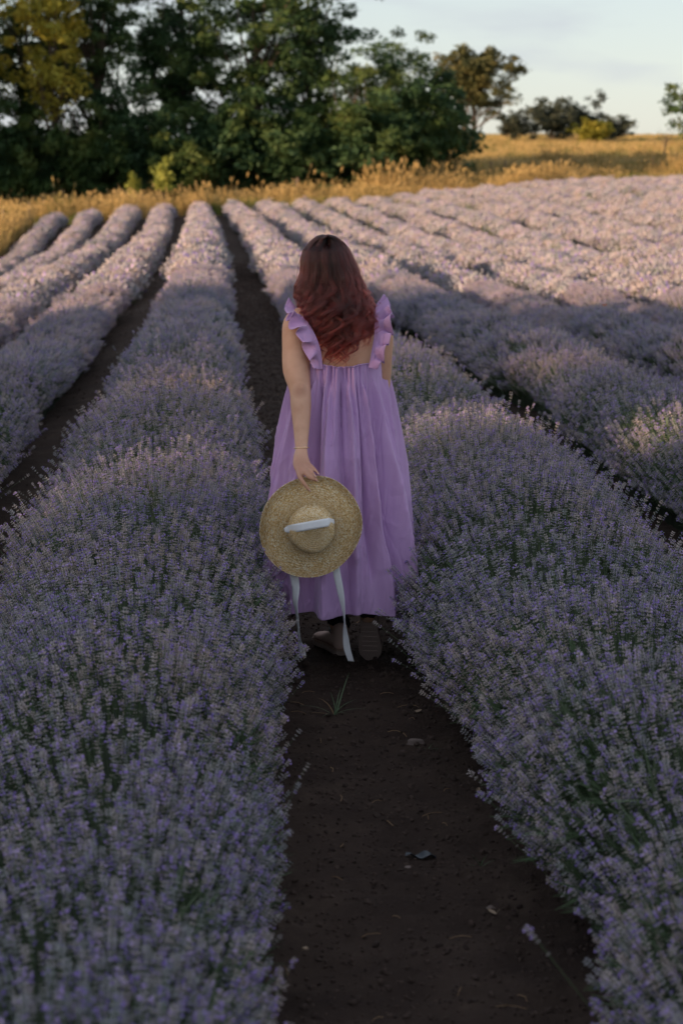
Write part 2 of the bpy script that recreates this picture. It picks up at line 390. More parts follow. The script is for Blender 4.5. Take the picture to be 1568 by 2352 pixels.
def make_row(k, label):
    bx = base_x(k); end = float(field_end(bx))
    # start just outside the frame
    lim = bx/math.tan(R(14.4+7)) if bx > 0 else bx/math.tan(R(-6.7-9))
    y0 = max(.7, lim - 1.0)
    root = empty('lavender_row', (float(row_x(k, np.array([y0]))[0]), y0, float(terrain([bx], [y0])[0])))
    tag(root, label, 'lavender row', 'lavender rows of the field')
    OX, OY, OZ = root.location
    # inner foliage mound
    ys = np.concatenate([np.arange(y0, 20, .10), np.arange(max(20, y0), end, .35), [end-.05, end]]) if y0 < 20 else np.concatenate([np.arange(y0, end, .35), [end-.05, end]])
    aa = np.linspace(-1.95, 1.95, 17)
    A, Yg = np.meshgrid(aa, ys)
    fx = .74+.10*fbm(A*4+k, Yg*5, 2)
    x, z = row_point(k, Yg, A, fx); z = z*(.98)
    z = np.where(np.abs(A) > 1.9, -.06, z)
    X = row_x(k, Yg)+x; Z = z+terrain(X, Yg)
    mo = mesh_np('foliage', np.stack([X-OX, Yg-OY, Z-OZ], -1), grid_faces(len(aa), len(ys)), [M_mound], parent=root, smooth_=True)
    # sprigs
    Ps = []; Ds = []; Sc = []; Ix = []
    def zone(ya, yb, dens, lo, hi, sc, arc=1.6):
        ya = max(ya, y0); yb = min(yb, end-.1)
        if yb <= ya: return
        n = int((yb-ya)*arc*dens)
        y = rng.uniform(ya, yb, n); a = rng.uniform(-1.0, 1.0, n); a = np.sign(a)*np.abs(a)**.9*1.92
        f = 1+rng.normal(0, np.where(yb < 16, .065, .045), n)+np.where(rng.random(n) < .06, rng.uniform(.04, .16, n), 0)
        kp = rng.random(n) < (.50+.5*smooth(-.16, .10, vnoise(y*7+k*31, a*3.1*2.2)+.5*vnoise(y*2.1+k*11, a*1.9)))*(1-.45*smooth(1.15, 1.9, np.abs(a)))
        y, a, f = y[kp], a[kp], f[kp]; n = len(y)
        f = f+np.where((rng.random(n) < .03) & (np.abs(a) > .8), rng.uniform(.05, .22, n), 0)*(yb < 15)
        x, z = row_point(k, y, a, f)
        x = x+rng.normal(0, .012, n)
        z = np.maximum(z, .05)
        cx = row_x(k, y)
        # growing direction: from the heart of the plant
        bxx = .30*x+rng.normal(0, .05, n); bzz = .06; by = rng.normal(0, .19, n)
        D = np.stack([x-bxx, by, z-bzz+.10], 1); D /= np.linalg.norm(D, axis=1)[:, None]
        X = cx+x
        Ps.append(np.stack([X-OX, y-OY, z+terrain(X, y)-OZ], 1)); Ds.append(D)
        Sc.append(rng.uniform(.78, 1.28, n)*sc); Ix.append(rng.integers(lo, hi, n))
    zone(0, 9.5, 2300 if abs(k) == 1 else 1600, 0, 6, .87)
    zone(9.5, 15, 1050, 0, 6, 1.08)
    zone(15, 30, 300, 6, 10, 1.15)
    zone(30, 200, 100, 10, 14, 1.1)
    P = np.concatenate(Ps); D = np.concatenate(Ds); S = np.concatenate(Sc); I = np.concatenate(Ix)
    th = np.arccos(np.clip(D[:, 2], -1, 1)); ph = np.arctan2(D[:, 1], D[:, 0]); rot = np.stack([np.zeros_like(th), th, ph], 1)
    # roll about own axis
    rots = rot
    if abs(k) == 1:
        W = P+np.array([OX, OY, OZ]); C = W-np.array([0, 0, CAM_H])
        az = np.degrees(np.arctan2(C[:, 0], C[:, 1])); dist = np.linalg.norm(C, axis=1); el = np.degrees(np.arcsin(-C[:, 2]/dist))
        vis = (az > -6.3) & (az < 14.0) & (el < 25.5) & (I < 6) & (th < 1.3)
        cand = np.where(vis)[0]; pick = cand[np.argsort(dist[cand])[:300]]
        for i in pick:
            o = bpy.data.objects.new('flower_stem', lav[I[i]].data); COL.objects.link(o); o.parent = root
            o.location = P[i]; o.rotation_euler = rot[i]; o.scale = (S[i],)*3
        keep = np.ones(len(P), bool); keep[pick] = False
        P, rots, S, I = P[keep], rot[keep], S[keep], I[keep]
    scatter('flower_stems', P, rots, S, I, NG_lav, root)
    # leaf tufts low on the flanks
    ya, yb = y0, min(end, 22)
    if yb > ya:
        n = int((yb-ya)*1.6*(260 if abs(k) <= 2 else 120))
        y = ya+(yb-ya)*rng.random(n)**1.4; a = np.sign(rng.uniform(-1, 1, n))*rng.uniform(.55, 1.9, n)
        x, z = row_point(k, y, a, rng.uniform(.62, .92, n)); X = row_x(k, y)+x
        D = np.stack([x*1.2, rng.normal(0, .2, n), .25+rng.random(n)*.3], 1); D /= np.linalg.norm(D, axis=1)[:, None]
        th = np.arccos(D[:, 2]); ph = np.arctan2(D[:, 1], D[:, 0])
        scatter('leaf_tufts', np.stack([X-OX, y-OY, np.maximum(z, .03)+terrain(X, y)-OZ], 1), np.stack([np.zeros(n), th, ph], 1), rng.uniform(.8, 1.5, n), rng.integers(0, 3, n), NG_lt, root)
    return root
ORD = ['', 'first', 'second', 'third', 'fourth', 'fifth', 'sixth', 'seventh', 'eighth', 'ninth', 'tenth', 'eleventh', 'twelfth', 'thirteenth', 'fourteenth', 'fifteenth', 'sixteenth']
make_row(-1, 'wide lavender row directly left of the path the woman walks on')
make_row(1, 'wide lavender row directly right of the path the woman walks on')
for k in range(2, 6):
    make_row(-k, '%s lavender row to the left of the dark path%s' % (ORD[k], ', last one beside the dry grass' if k == 5 else ''))
for k in range(2, 17):
    make_row(k, '%s lavender row to the right of the dark path' % ORD[k])

# ------------------------------------------------------------------ trees and shrubs
def limb(G, a, b, r0, r1, bend=.3, seg=5, sides=6, rs=random):
    a = np.asarray(a, float); b = np.asarray(b, float); t = np.linspace(0, 1, seg+1)[:, None]
    off = np.array([rs.uniform(-1, 1), rs.uniform(-1, 1), rs.uniform(-.3, .3)])*bend*np.linalg.norm(b-a)*.3
    pts = a+(b-a)*t+off*np.sin(np.pi*t); G.tube(pts, np.linspace(r0, r1, seg+1), sides, 0)
    return pts
def tree_data(seed, H, RX, base, nclump, nleaf, leaf, mleaf, trunks=((0, 0),), r=.2, top_sharp=1.0, clump_r=.7, mleaf2=None, split=None, droop=0):
    """returns crown object data and trunk object data (meshes)"""
    rs = random.Random(seed); rg = np.random.default_rng(seed)
    G = Geo(); cl = []
    cz = (base+H)/2; rz = (H-base)/2
    while len(cl) < nclump:
        u = rg.normal(size=3); u /= np.linalg.norm(u); q = rg.random()**.45
        p = u*q*np.array([RX, RX, rz]); 
        lump = 1+.55*vnoise(np.array([p[0]*.45+seed*3]), np.array([p[2]*.45+p[1]*.4]))[0]*2
        p = p*np.clip(lump, .55, 1.3)
        p[2] = cz+p[2]
        if p[2] > H or p[2] < base*.8: continue
        cl.append(p)
    cl = np.array(cl)
    limbs = cl[rg.choice(len(cl), min(len(cl), 26), replace=False)]
    for tx, ty in trunks:
        tp = limb(G, (tx, ty, -.3), (tx*1.3+rs.uniform(-.3, .3), ty, H*.72), r, r*.25, .12, 8, 8, rs)
        for c in limbs[::len(trunks)]:
            i = min(len(tp)-1, max(1, int(len(tp)*max(.12, (c[2]-1.2)/H)*.8)))
            limb(G, tp[i], c, r*.33, r*.06, .35, 4, 5, rs)
    trunk = G.build('trunk', [M_bark], link=False, smooth_=True)
    n = nclump*nleaf
    ci = np.repeat(np.arange(nclump), nleaf)
    cr = clump_r*rg.uniform(.6, 1.25, nclump)
    off = rg.normal(size=(n, 3)); off /= np.linalg.norm(off, axis=1)[:, None]; off *= (rg.random(n)**.5)[:, None]; off[:, 2] *= .6
    C = cl[ci]+off*cr[ci][:, None]
    if droop: C[:, 2] -= droop*np.linalg.norm(off[:, :2], axis=1)
    nrm = rg.normal(size=(n, 3))+np.array([0, 0, .8]); nrm /= np.linalg.norm(nrm, axis=1)[:, None]
    t = np.cross(nrm, rg.normal(size=(n, 3))); t /= np.linalg.norm(t, axis=1)[:, None]; b = np.cross(nrm, t)
    s = (leaf*rg.uniform(.6, 1.3, n))[:, None]
    V = np.stack([C-t*s, C-b*s*.38, C+t*s, C+b*s*.38], 1).reshape(-1, 3)
    F = np.arange(n*4).reshape(-1, 4)
    mi = np.zeros(n, int)
    if mleaf2 is not None: mi = (split(cl[ci])).astype(int)
    crown = mesh_np('crown', V, F, [mleaf]+([mleaf2] if mleaf2 else []), mi, link=False)
    return crown.data, trunk.data
def put_tree(name, data, loc, rz, s, label, cat, group=None):
    r_ = empty(name, loc, rz); r_.scale = s if isinstance(s, tuple) else (s, s, s); tag(r_, label, cat, group)
    for nm, d in (('crown', data[0]), ('trunk', data[1])):
        o = bpy.data.objects.new(nm, d); COL.objects.link(o); o.parent = r_
    return r_
def tz(x, y): return float(terrain(np.array([x]), np.array([y]))[0])
def spot(px, Y):
    a = R(YAW)+math.atan((px-784)/FPX/math.cos(R(PITCH))); x = Y*math.tan(a); return Vector((x, Y, tz(x, Y)-.05))

T_big = [tree_data(11, 15.5, 4.2, 1.2, 165, 96, .165, M_leaf_dark, r=.28, clump_r=.85),
         tree_data(12, 14.5, 4.0, .8, 155, 96, .165, M_leaf_mid, r=.25, clump_r=.85),
         tree_data(13, 16.5, 4.3, 1.8, 165, 96, .165, M_leaf_dark, r=.3, clump_r=.82)]
T_sunlit = tree_data(14, 14.5, 2.7, 5.5, 95, 60, .20, M_leaf_yellow_and_lit, r=.17, clump_r=.8)  # separate tree whose yellow leaf colour stands in for sunlit foliage
T_edge = tree_data(15, 9.8, 3.4, .5, 92, 85, .15, M_leaf_mid, trunks=((-.6, 0), (.7, .3)), r=.16, clump_r=.8)
for px, Y, v, rz, s, lab in ((-55, 104, 0, .3, 1.0, 'tall dark tree at the far left edge of the tree line'),
                          (95, 107, 1, 1.7, 1.05, 'tall green tree behind the one painted sunlit yellow at the left'),
                          (255, 104, 2, 2.1, .98, 'tall dark tree above the two bright young bushes'),
                          (430, 106, 0, 3.9, 1.0, 'tall dark tree in the middle of the tree line'),
                          (590, 103, 1, 5.0, 1.03, 'tall dark tree right of the tree line centre'),
                          (715, 105, 2, .9, .94, 'tall dark tree with its crown edge against the open sky')):
    put_tree('broadleaf_tree', T_big[v], spot(px, Y), rz, s, lab, 'tree', 'trees of the dark tree line')
put_tree('broadleaf_tree', T_sunlit, spot(150, 100.5), .4, 1.0, 'tree at the upper left with sunlight painted into its yellow-green leaves', 'tree', 'trees of the dark tree line')
put_tree('broadleaf_tree', T_edge, spot(835, 101), .4, (.95, 1, .84), 'lower bushy tree in the middle right of the tree line', 'tree', 'trees of the dark tree line')
put_tree('broadleaf_tree', T_edge, spot(918, 104), 2.6, (.82, 1, .92), 'lower feathery tree ending the tree line on the right', 'tree', 'trees of the dark tree line')
T_shrub = [tree_data(21, 6.2, 2.7, .05, 150, 58, .19, M_leaf_dark, r=.06, clump_r=.65), tree_data(22, 5.0, 2.6, .05, 135, 58, .18, M_leaf_mid, r=.05, clump_r=.55)]
for i, px in enumerate((-40, 60, 150, 245, 335, 430, 520, 600, 690, 770, 850, 925, 985)):
    lab = '%s dark undergrowth shrub from the left at the foot of the tree line' % ('nought first second third fourth fifth sixth seventh eighth ninth tenth eleventh twelfth thirteenth'.split()[i+1])
    put_tree('undergrowth_shrub', T_shrub[i % 2], spot(px, 99.5+(i*37 % 5)*.5), i*1.3, (1, 1, 1.0+.18*math.sin(i*2.2)), lab, 'shrub', 'undergrowth below the dark trees')
T_back = tree_data(23, 8, 5, .1, 120, 60, .26, M_leaf_dark, r=.1, clump_r=1.0)
for i, px in enumerate((20, 210, 400, 590, 770)):
    put_tree('broadleaf_tree', T_back, spot(px, 114+i % 2), i*1.1, (1, 1, .62), ['bushy tree deep behind the far left of the tree line', 'bushy tree deep behind the tree painted sunlit yellow', 'bushy tree deep behind the two young bushes', 'bushy tree deep behind the middle of the tree line', 'bushy tree deep behind the right of the tree line'][i], 'tree', 'trees deep in the tree line')
# two bright young bushes in front of the dark tree line
M_leaf_young = leaf_mat('tree_leaf_young', (.10, .14, .03), (.22, .25, .05), (.32, .31, .06))
T_young = tree_data(24, 2.5, .62, .3, 26, 26, .13, M_leaf_young, r=.03, clump_r=.3)
put_tree('young_bush', T_young, spot(322, 93), .5, (.7, .7, 1.05), 'small yellow-green bush, left one of the two before the dark trees', 'bush')
put_tree('young_bush', T_young, spot(385, 93), 2.5, (1.2, 1.0, 1.35), 'larger yellow-green bush, right one of the two before the dark trees', 'bush')
# trees standing on the golden hill
T_solo = tree_data(31, 8.6, 2.7, 1.9, 200, 80, .17, M_leaf_olive, trunks=((-.35, 0), (.3, .1)), r=.2, clump_r=.7, droop=.3)
put_tree('two_trunk_tree', T_solo, spot(1074, 150), .2, (1.14, 1.0, 1.04), 'brownish green tree on two bare trunks on the golden hill', 'tree')
T_hs = tree_data(32, 3.6, 2.6, .1, 100, 55, .17, M_leaf_grey, r=.07, clump_r=.6)
T_hs2 = tree_data(33, 3.0, 2.3, .1, 80, 55, .16, M_leaf_yellow_and_lit, r=.06, clump_r=.55)
T_thin = tree_data(34, 4.8, .8, 2.9, 14, 22, .15, M_leaf_grey, r=.05, clump_r=.4)
put_tree('hill_shrub', T_hs, spot(1168, 156), .1, (.75, .9, .85), 'low dark shrub just right of the two-trunk tree', 'shrub', 'shrubs on the golden hill')
put_tree('hill_shrub', T_hs, spot(1250, 160), 1.1, (1.0, 1, 1.13), 'round dark grey-green shrub on the hill, left of the yellow one', 'shrub', 'shrubs on the golden hill')
put_tree('hill_shrub', T_hs, spot(1318, 163), 2.9, (.9, .9, .95), 'dark shrub on the hill behind the yellow-green one', 'shrub', 'shrubs on the golden hill')
put_tree('hill_shrub', T_hs, spot(1385, 162), 4.0, (.62, .9, .72), 'small dark shrub at the right end of the hill thicket', 'shrub', 'shrubs on the golden hill')
put_tree('hill_shrub', T_hs2, spot(1340, 152), .7, (.85, .8, .78), 'bright yellow-green shrub on the hill before the dark ones', 'shrub', 'shrubs on the golden hill')
put_tree('thin_tree', T_thin, spot(1345, 164), .7, (1.0, 1, 1.0), 'thin wispy tree rising above the hill shrubs', 'tree')
T_right = tree_data(35, 4.6, 1.9, 1.6, 60, 50, .17, M_leaf_mid, r=.11, clump_r=.6)
put_tree('hill_tree', T_right, spot(1566, 135), .7, (1.15, 1, 1.12), 'green tree cut by the right edge of the photo', 'tree')
put_tree('hill_shrub', T_shrub[0], spot(1585, 131), .7, (.4, .4, .25), 'green shrub at the foot of the tree on the right edge', 'shrub', 'shrubs on the golden hill')
# leafless sapling
G = Geo(); rs = random.Random(8)
limb(G, (0, 0, -.1), (.05, 0, 1.5), .06, .03, .1, 5, 6, rs)
sap_t = G.build('trunk', [M_bark], link=False)
G = Geo()
for i in range(26):
    z = rs.uniform(.9, 1.5); a = rs.uniform(0, 6.28); l = rs.uniform(.5, 1.2)
    p = limb(G, (.04, 0, z), (.04+math.cos(a)*l*.75, math.sin(a)*l*.75, z+l*.8), .014, .004, .3, 4, 3, rs)
sap_b = G.build('branches', [M_bark], link=False)
r_ = empty('bare_sapling', spot(1500, 128)); tag(r_, 'small leafless sapling on the golden grass near the right edge', 'tree')
for o in (sap_t, sap_b): COL.objects.link(o); o.parent = r_
T_sapleaf = None

# trees outside the frame on the left: their shade covers the near field and the tree line
SH = tree_data(41, 17, 5.2, .3, 230, 40, .42, M_leaf_dark, r=.3, clump_r=1.25)
SH2 = tree_data(42, 15, 5.0, .3, 210, 40, .42, M_leaf_mid, r=.3, clump_r=1.25)
SH3 = tree_data(43, 15, 4.6, .3, 105, 26, .40, M_leaf_mid, r=.3, clump_r=1.15)
shade_spots = [(-36, 1.5, 1.0), (-37, -5.3, 1.0), (-35, -12, 1.0), (-37, -19, 1.05), (-35, -26, 1.0), (-37, -33, 1.0), (-45, 1, .8), (-44, -18, 1.0), (-45, -30, 1.05)]
for i, (x, y, s) in enumerate(shade_spots):
    put_tree('shade_tree', SH3 if i == 1 else (SH, SH2)[i % 2], (x, y, tz(x, y)), i*1.7, s, 'tall tree out of view on the left, shading the near lavender', 'tree', 'shade trees left of the field')
for i, (x, y, s) in enumerate([(-18, 99, .85), (-25, 95, 1.0), (-32, 92, 1.0), (-39, 88, 1.05), (-24, 103, 1.0), (-46, 86, 1.05)]):
    put_tree('shade_tree', (SH, SH2)[i % 2], (x, y, tz(x, y)), i*2.7, s, 'tall tree out of view on the left, beside the dark tree line', 'tree', 'shade trees beside the tree line')

# ------------------------------------------------------------------ grass
def tuft(n, h, w, spread, lean, rs, m, head=0):
    G = Geo()
    for i in range(n):
        a = rs.uniform(0, 6.28); q = rs.random()*spread; p = (math.cos(a)*q, math.sin(a)*q, -.02); b = rs.uniform(0, 6.28); l = rs.random()*lean
        L = h*rs.uniform(.5, 1.1)
        d = np.array([math.cos(b)*l, math.sin(b)*l, 1]); cv = np.array([math.cos(b), math.sin(b), -.3])*L*rs.uniform(.05, .3)
        G.blade(p, d, (-math.sin(b+.5), math.cos(b+.5), 0), L, w, cv, 3, 0, .9)
        if head and rs.random() < head:
            dn = d/np.linalg.norm(d); tip = np.array(p)+dn*L+cv; G.bud(tip-dn*.03, dn+cv/L, L*.17, w*1.5, 0)
    return G.build('tuft', [m], link=False)
rs = random.Random(3)
gr = [tuft(26, .85, .016, .22, .28, rs, M_grass_gold, .5) for i in range(3)]+[tuft(26, .55, .02, .2, .4, rs, M_grass_green, 0) for i in range(2)]+[tuft(34, .42, .035, .45, .5, rs, M_grass_gold, 0) for i in range(2)]
gr += [tuft(9, 1.25, .022, .12, .2, rs, M_grass_gold, .8)]
C_gr = source('grass_tufts', gr); NG_gr = gn_tree(C_gr)
def grass_field(name, X, Y, idx, s, label=None):
    n = len(X); Z = terrain(X, Y); rot = np.stack([np.zeros(n), np.zeros(n), rng.uniform(0, 6.28, n)], 1)
    o = scatter(name, np.stack([X, Y, Z], 1), rot, s, idx, NG_gr); tag(o, label, 'grass'); return o
n = 26000
X = rng.uniform(-16, 34, n); Y = field_end(X)+.9+rng.random(n)**.8*15
dens = smooth(-.35, .1, fbm(X/2.5, Y/2.5, 3)); keep = rng.random(n) < .35+.65*dens; X, Y = X[keep], Y[keep]; n = len(X)
i_ = np.where(rng.random(n) < .38+.55*smooth(-.05, .25, fbm(X/4+9, Y/4, 2)), rng.integers(3, 5, n), rng.integers(0, 3, n)); i_ = np.where(rng.random(n) < .012, 7, i_)
grass_field('tall_grass', X, Y, i_, rng.uniform(.5, 1.15, n)*(1+1.1*fbm(X/2.2, Y/2.2, 2)), 'tall dry golden grass along the far end of the lavender rows')
n = 7000
X = -7.9-rng.random(n)**1.1*9; Y = rng.uniform(30, 82, n)
i_ = np.where(rng.random(n) < .2, rng.integers(3, 5, n), rng.integers(0, 3, n))
grass_field('tall_grass', X, Y, i_, rng.uniform(.8, 1.25, n), 'tall golden grass left of the last lavender row')
n = 26000
Y = 104+rng.random(n)**1.3*115; X = rng.uniform(0, 1, n)*(Y*.42)+Y*.0+2
i_ = np.where(rng.random(n) < .06+.3*smooth(.05, .35, fbm(X/9, Y/5, 2)), rng.integers(3, 5, n), rng.integers(5, 7, n))
grass_field('meadow_grass', X, Y, i_, rng.uniform(.8, 1.5, n), 'short golden dry grass covering the rising hill')
n = 900
a_ = spot(840, 97).x; b_ = spot(1055, 97).x
X = rng.uniform(a_, b_, n); Y = rng.uniform(95.5, 101, n)
grass_field('brush_weeds', X, Y, np.where(rng.random(n) < .45, 7, np.where(rng.random(n) < .6, 4, 0)), rng.uniform(.7, 1.5, n)*(1+.8*fbm(X/1.5, Y/2, 2)), 'clump of tall brushy weeds at the right foot of the tree line')
# weeds between the far right rows
n = 500
X = rng.uniform(3, 26, n); X = PATH_X+np.round((X-PATH_X)/SP)*SP+rng.normal(0, .25, n); Y = rng.uniform(24, 88, n); X = X+row_bend(Y)
keep = fbm(X/6, Y/6, 2) > .03; X, Y = X[keep], Y[keep]
grass_field('weeds', X, Y, np.full(len(X), 3), rng.uniform(.9, 1.4, len(X)), 'yellowish green weeds between the lavender rows on the right')

# ------------------------------------------------------------------ old wire fence and stakes
def post(loc, h, r, lean, label, group):
    G = Geo(); G.tube([(0, 0, -.2), (lean*.4, 0, h*.5), (lean, 0, h), (lean, 0, h+.01)], [r, r*.95, r*.85, r*.3], 7)
    o = G.build('fence_post', [M_post], smooth_=False); o.location = loc; tag(o, label, 'fence post', group); return o
for px, Y, h, r, ln, lab in ((121, 92, 1.15, .05, .03, 'thin wooden stake in the tall grass at the far left'), (325, 94, 1.3, .05, -.02, 'wooden stake below the small yellow-green bush'),
                        (684, 96, 1.7, .075, .05, 'thick pale post before the dark trees, behind the row ends'), (30, 75, 1.2, .04, .0, 'thin stake in the golden grass by the left edge'),
                        (87, 80, 1.2, .04, .04, 'thin stake left of the last lavender row end')):
    post(spot(px, Y), h, r, ln, lab, 'wooden stakes in the grass')
for px, lab in ((1115, 'left one of two fence posts below the two-trunk tree'), (1147, 'right one of two fence posts below the two-trunk tree'), (1265, 'fence post in the grass below the yellow hill shrub'), (1475, 'fence post in the grass below the leafless sapling')):
    post(spot(px, 108), 1.15, .06, .0, lab, 'posts of the wire fence')
a = spot(1115, 108); b = spot(1475, 108)
G = Geo()
for h in (.55, .95):
    G.tube([Vector((a.x+(b.x-a.x)*t, 108, tz(a.x+(b.x-a.x)*t, 108)+h)) for t in np.linspace(0, 1, 20)], .008, 3)
tag(G.build('fence_wire', [M_wire]), 'thin wires strung between the fence posts on the slope', 'fence wire')

# ------------------------------------------------------------------ the woman
PO = Vector((.462, 7.0, float(soil_z(np.array([.462]), np.array([7.0]))[0])))
woman = empty('person', PO)
tag(woman, 'woman with long wavy auburn hair walking away in a long lilac dress', 'person')
def LP(px, py, Y): return at(px, py, Y)-PO

M_skin = mat('skin', (.56, .33, .23), .5, .35)
bsdf(M_skin).inputs['Subsurface Weight'].default_value = .12; bsdf(M_skin).inputs['Subsurface Radius'].default_value = (1, .35, .2); bsdf(M_skin).inputs['Subsurface Scale'].default_value = .012
g = nd(M_skin, 'ShaderNodeNewGeometry'); n1 = nd(M_skin, 'ShaderNodeTexNoise'); n1.inputs['Scale'].default_value = 14; n1.inputs['Detail'].default_value = 6
lk(M_skin, g.outputs['Position'], n1.inputs['Vector']); r1 = ramp(M_skin, [(.3, (.60, .32, .21)), (.7, (.73, .43, .30))]); lk(M_skin, n1.outputs[0], r1.inputs[0]); ELB = LP(690, 893, 6.84)
def patch(prev, c, r, col, amt):
    tcs = nd(M_skin, 'ShaderNodeTexCoord'); dn = nd(M_skin, 'ShaderNodeVectorMath', operation='DISTANCE'); dn.inputs[1].default_value = c; lk(M_skin, tcs.outputs['Object'], dn.inputs[0])
    mr = nd(M_skin, 'ShaderNodeMapRange'); mr.inputs['From Min'].default_value = r*.3; mr.inputs['From Max'].default_value = r; mr.inputs['To Min'].default_value = amt; mr.inputs['To Max'].default_value = 0; lk(M_skin, dn.outputs['Value'], mr.inputs[0])
    mm = nd(M_skin, 'ShaderNodeMix'); mm.data_type = 'RGBA'; lk(M_skin, mr.outputs[0], mm.inputs[0]); lk(M_skin, prev, mm.inputs[6]); mm.inputs[7].default_value = (*col, 1); return mm.outputs[2]
q_ = patch(r1.outputs[0], LP(689, 899, 6.84), .034, (.40, .175, .115), .6)      # redder elbow skin, painted darker for its dimple's shade; hand redder too
q_ = patch(q_, LP(696, 1090, 6.65), .13, (.48, .235, .165), .75)
lk(M_skin, q_, bsdf(M_skin).inputs['Base Color'])
n2 = nd(M_skin, 'ShaderNodeTexNoise'); n2.inputs['Scale'].default_value = 260; lk(M_skin, g.outputs['Position'], n2.inputs['Vector']); bump(M_skin, n2.outputs[0], .15, .002)
M_eye = mat('eye_white', (.75, .73, .70), .2, .5); M_iris = mat('iris', (.06, .04, .02), .2, .5); M_lip = mat('lips', (.42, .14, .12), .4)
M_nail = mat('finger_nail', (.62, .36, .32), .25, .5)
M_dress = mat('lilac_linen', (.46, .29, .55), .85, .15)
bsdf(M_dress).inputs['Sheen Weight'].default_value = .25; bsdf(M_dress).inputs['Sheen Roughness'].default_value = .5
tc = nd(M_dress, 'ShaderNodeTexCoord'); mp = nd(M_dress, 'ShaderNodeMapping'); mp.inputs['Scale'].default_value = (1, 1, .22)
n1 = nd(M_dress, 'ShaderNodeTexNoise'); n1.inputs['Scale'].default_value = 11; n1.inputs['Detail'].default_value = 5; n1.inputs['Distortion'].default_value = .9
vor = nd(M_dress, 'ShaderNodeTexVoronoi'); vor.feature = 'DISTANCE_TO_EDGE'; vor.inputs['Scale'].default_value = 9; vor.inputs['Randomness'].default_value = 1
ns = nd(M_dress, 'ShaderNodeTexNoise'); ns.inputs['Scale'].default_value = 5; ns.inputs['Detail'].default_value = 3
ma = nd(M_dress, 'ShaderNodeMix'); ma.data_type = 'VECTOR'; ma.inputs[0].default_value = .22
lk(M_dress, tc.outputs['Object'], mp.inputs[0]); lk(M_dress, mp.outputs[0], n1.inputs['Vector']); lk(M_dress, mp.outputs[0], ns.inputs['Vector'])
lk(M_dress, mp.outputs[0], ma.inputs[4]); lk(M_dress, ns.outputs['Color'], ma.inputs[5]); lk(M_dress, ma.outputs[1], vor.inputs['Vector'])
vr = nd(M_dress, 'ShaderNodeMapRange'); vr.inputs['From Max'].default_value = .07; lk(M_dress, vor.outputs['Distance'], vr.inputs[0])
sm = nd(M_dress, 'ShaderNodeMath', operation='MULTIPLY_ADD'); sm.inputs[1].default_value = .35; lk(M_dress, vr.outputs[0], sm.inputs[0]); lk(M_dress, n1.outputs[0], sm.inputs[2])
wv = nd(M_dress, 'ShaderNodeTexNoise'); wv.inputs['Scale'].default_value = 420; lk(M_dress, tc.outputs['Object'], wv.inputs['Vector'])
sm2 = nd(M_dress, 'ShaderNodeMath', operation='MULTIPLY_ADD'); sm2.inputs[1].default_value = .10; lk(M_dress, wv.outputs[0], sm2.inputs[0]); lk(M_dress, sm.outputs[0], sm2.inputs[2])
bump(M_dress, sm2.outputs[0], .55, .011)
rr = ramp(M_dress, [(.3, (.50, .30, .57)), (.7, (.58, .37, .65))]); lk(M_dress, n1.outputs[0], rr.inputs[0]); lk(M_dress, rr.outputs[0], bsdf(M_dress).inputs['Base Color'])
M_shoe = mat('beige_suede', (.72, .50, .43), .85); M_sole = mat('rubber_sole', (.36, .27, .24), .9); M_welt = mat('shoe_welt', (.35, .24, .19), .8)
M_legging = mat('dark_leggings', (.018, .015, .018), .9); M_gold = mat('gold', (.80, .58, .34), .25); bsdf(M_gold).inputs['Metallic'].default_value = 1
M_strap = mat('dark_buckle', (.05, .035, .03), .5)

def loft(bm, pts, rads, seg=18, side=(1, 0, 0), cap=True):
    """closed tube with elliptical sections; side = direction of the first radius"""
    pts = [Vector(p) for p in pts]; n = len(pts); rings = []
    P = list(pts); Rr = [r if isinstance(r, tuple) else (r, r) for r in rads]
    if cap:
        d0 = (P[0]-P[1]).normalized(); d1 = (P[-1]-P[-2]).normalized(); r0, r1 = Rr[0], Rr[-1]; m0, m1 = min(r0), min(r1)
        P = [P[0]+d0*m0*.92, P[0]+d0*m0*.62]+P+[P[-1]+d1*m1*.62, P[-1]+d1*m1*.92]
        Rr = [(r0[0]*.35, r0[1]*.35), (r0[0]*.76, r0[1]*.76)]+Rr+[(r1[0]*.76, r1[1]*.76), (r1[0]*.35, r1[1]*.35)]
    for i, p in enumerate(P):
        t = (P[min(i+1, len(P)-1)]-P[max(i-1, 0)]).normalized(); s = Vector(side); s = (s-t*s.dot(t)).normalized(); b = t.cross(s)
        rings.append([bm.verts.new(p+s*math.cos(a)*Rr[i][0]+b*math.sin(a)*Rr[i][1]) for a in [2*math.pi*k/seg for k in range(seg)]])
    for A, B in zip(rings, rings[1:]):
        for k in range(seg): bm.faces.new((A[k], A[(k+1) % seg], B[(k+1) % seg], B[k]))
    bm.faces.new(list(reversed(rings[0]))); bm.faces.new(rings[-1])
def ball(bm, c, r, seg=20):
    r = r if isinstance(r, tuple) else (r,)*3
    bmesh.ops.create_uvsphere(bm, u_segments=seg, v_segments=seg//2+2, radius=1, matrix=Matrix.Translation(c) @ Matrix.Diagonal((*r, 1)))
def catmull(pts, n):
    P = [np.array(p, float) for p in pts]; P = [2*P[0]-P[1]]+P+[2*P[-1]-P[-2]]; out = []
    m = len(P)-3
    for j in range(n):
        u = j/(n-1)*m; i = min(int(u), m-1); t = u-i; a, b, c, d = P[i:i+4]
        out.append(.5*((2*b)+(-a+c)*t+(2*a-5*b+4*c-d)*t*t+(-a+3*b-3*c+d)*t**3))
    return np.array(out)
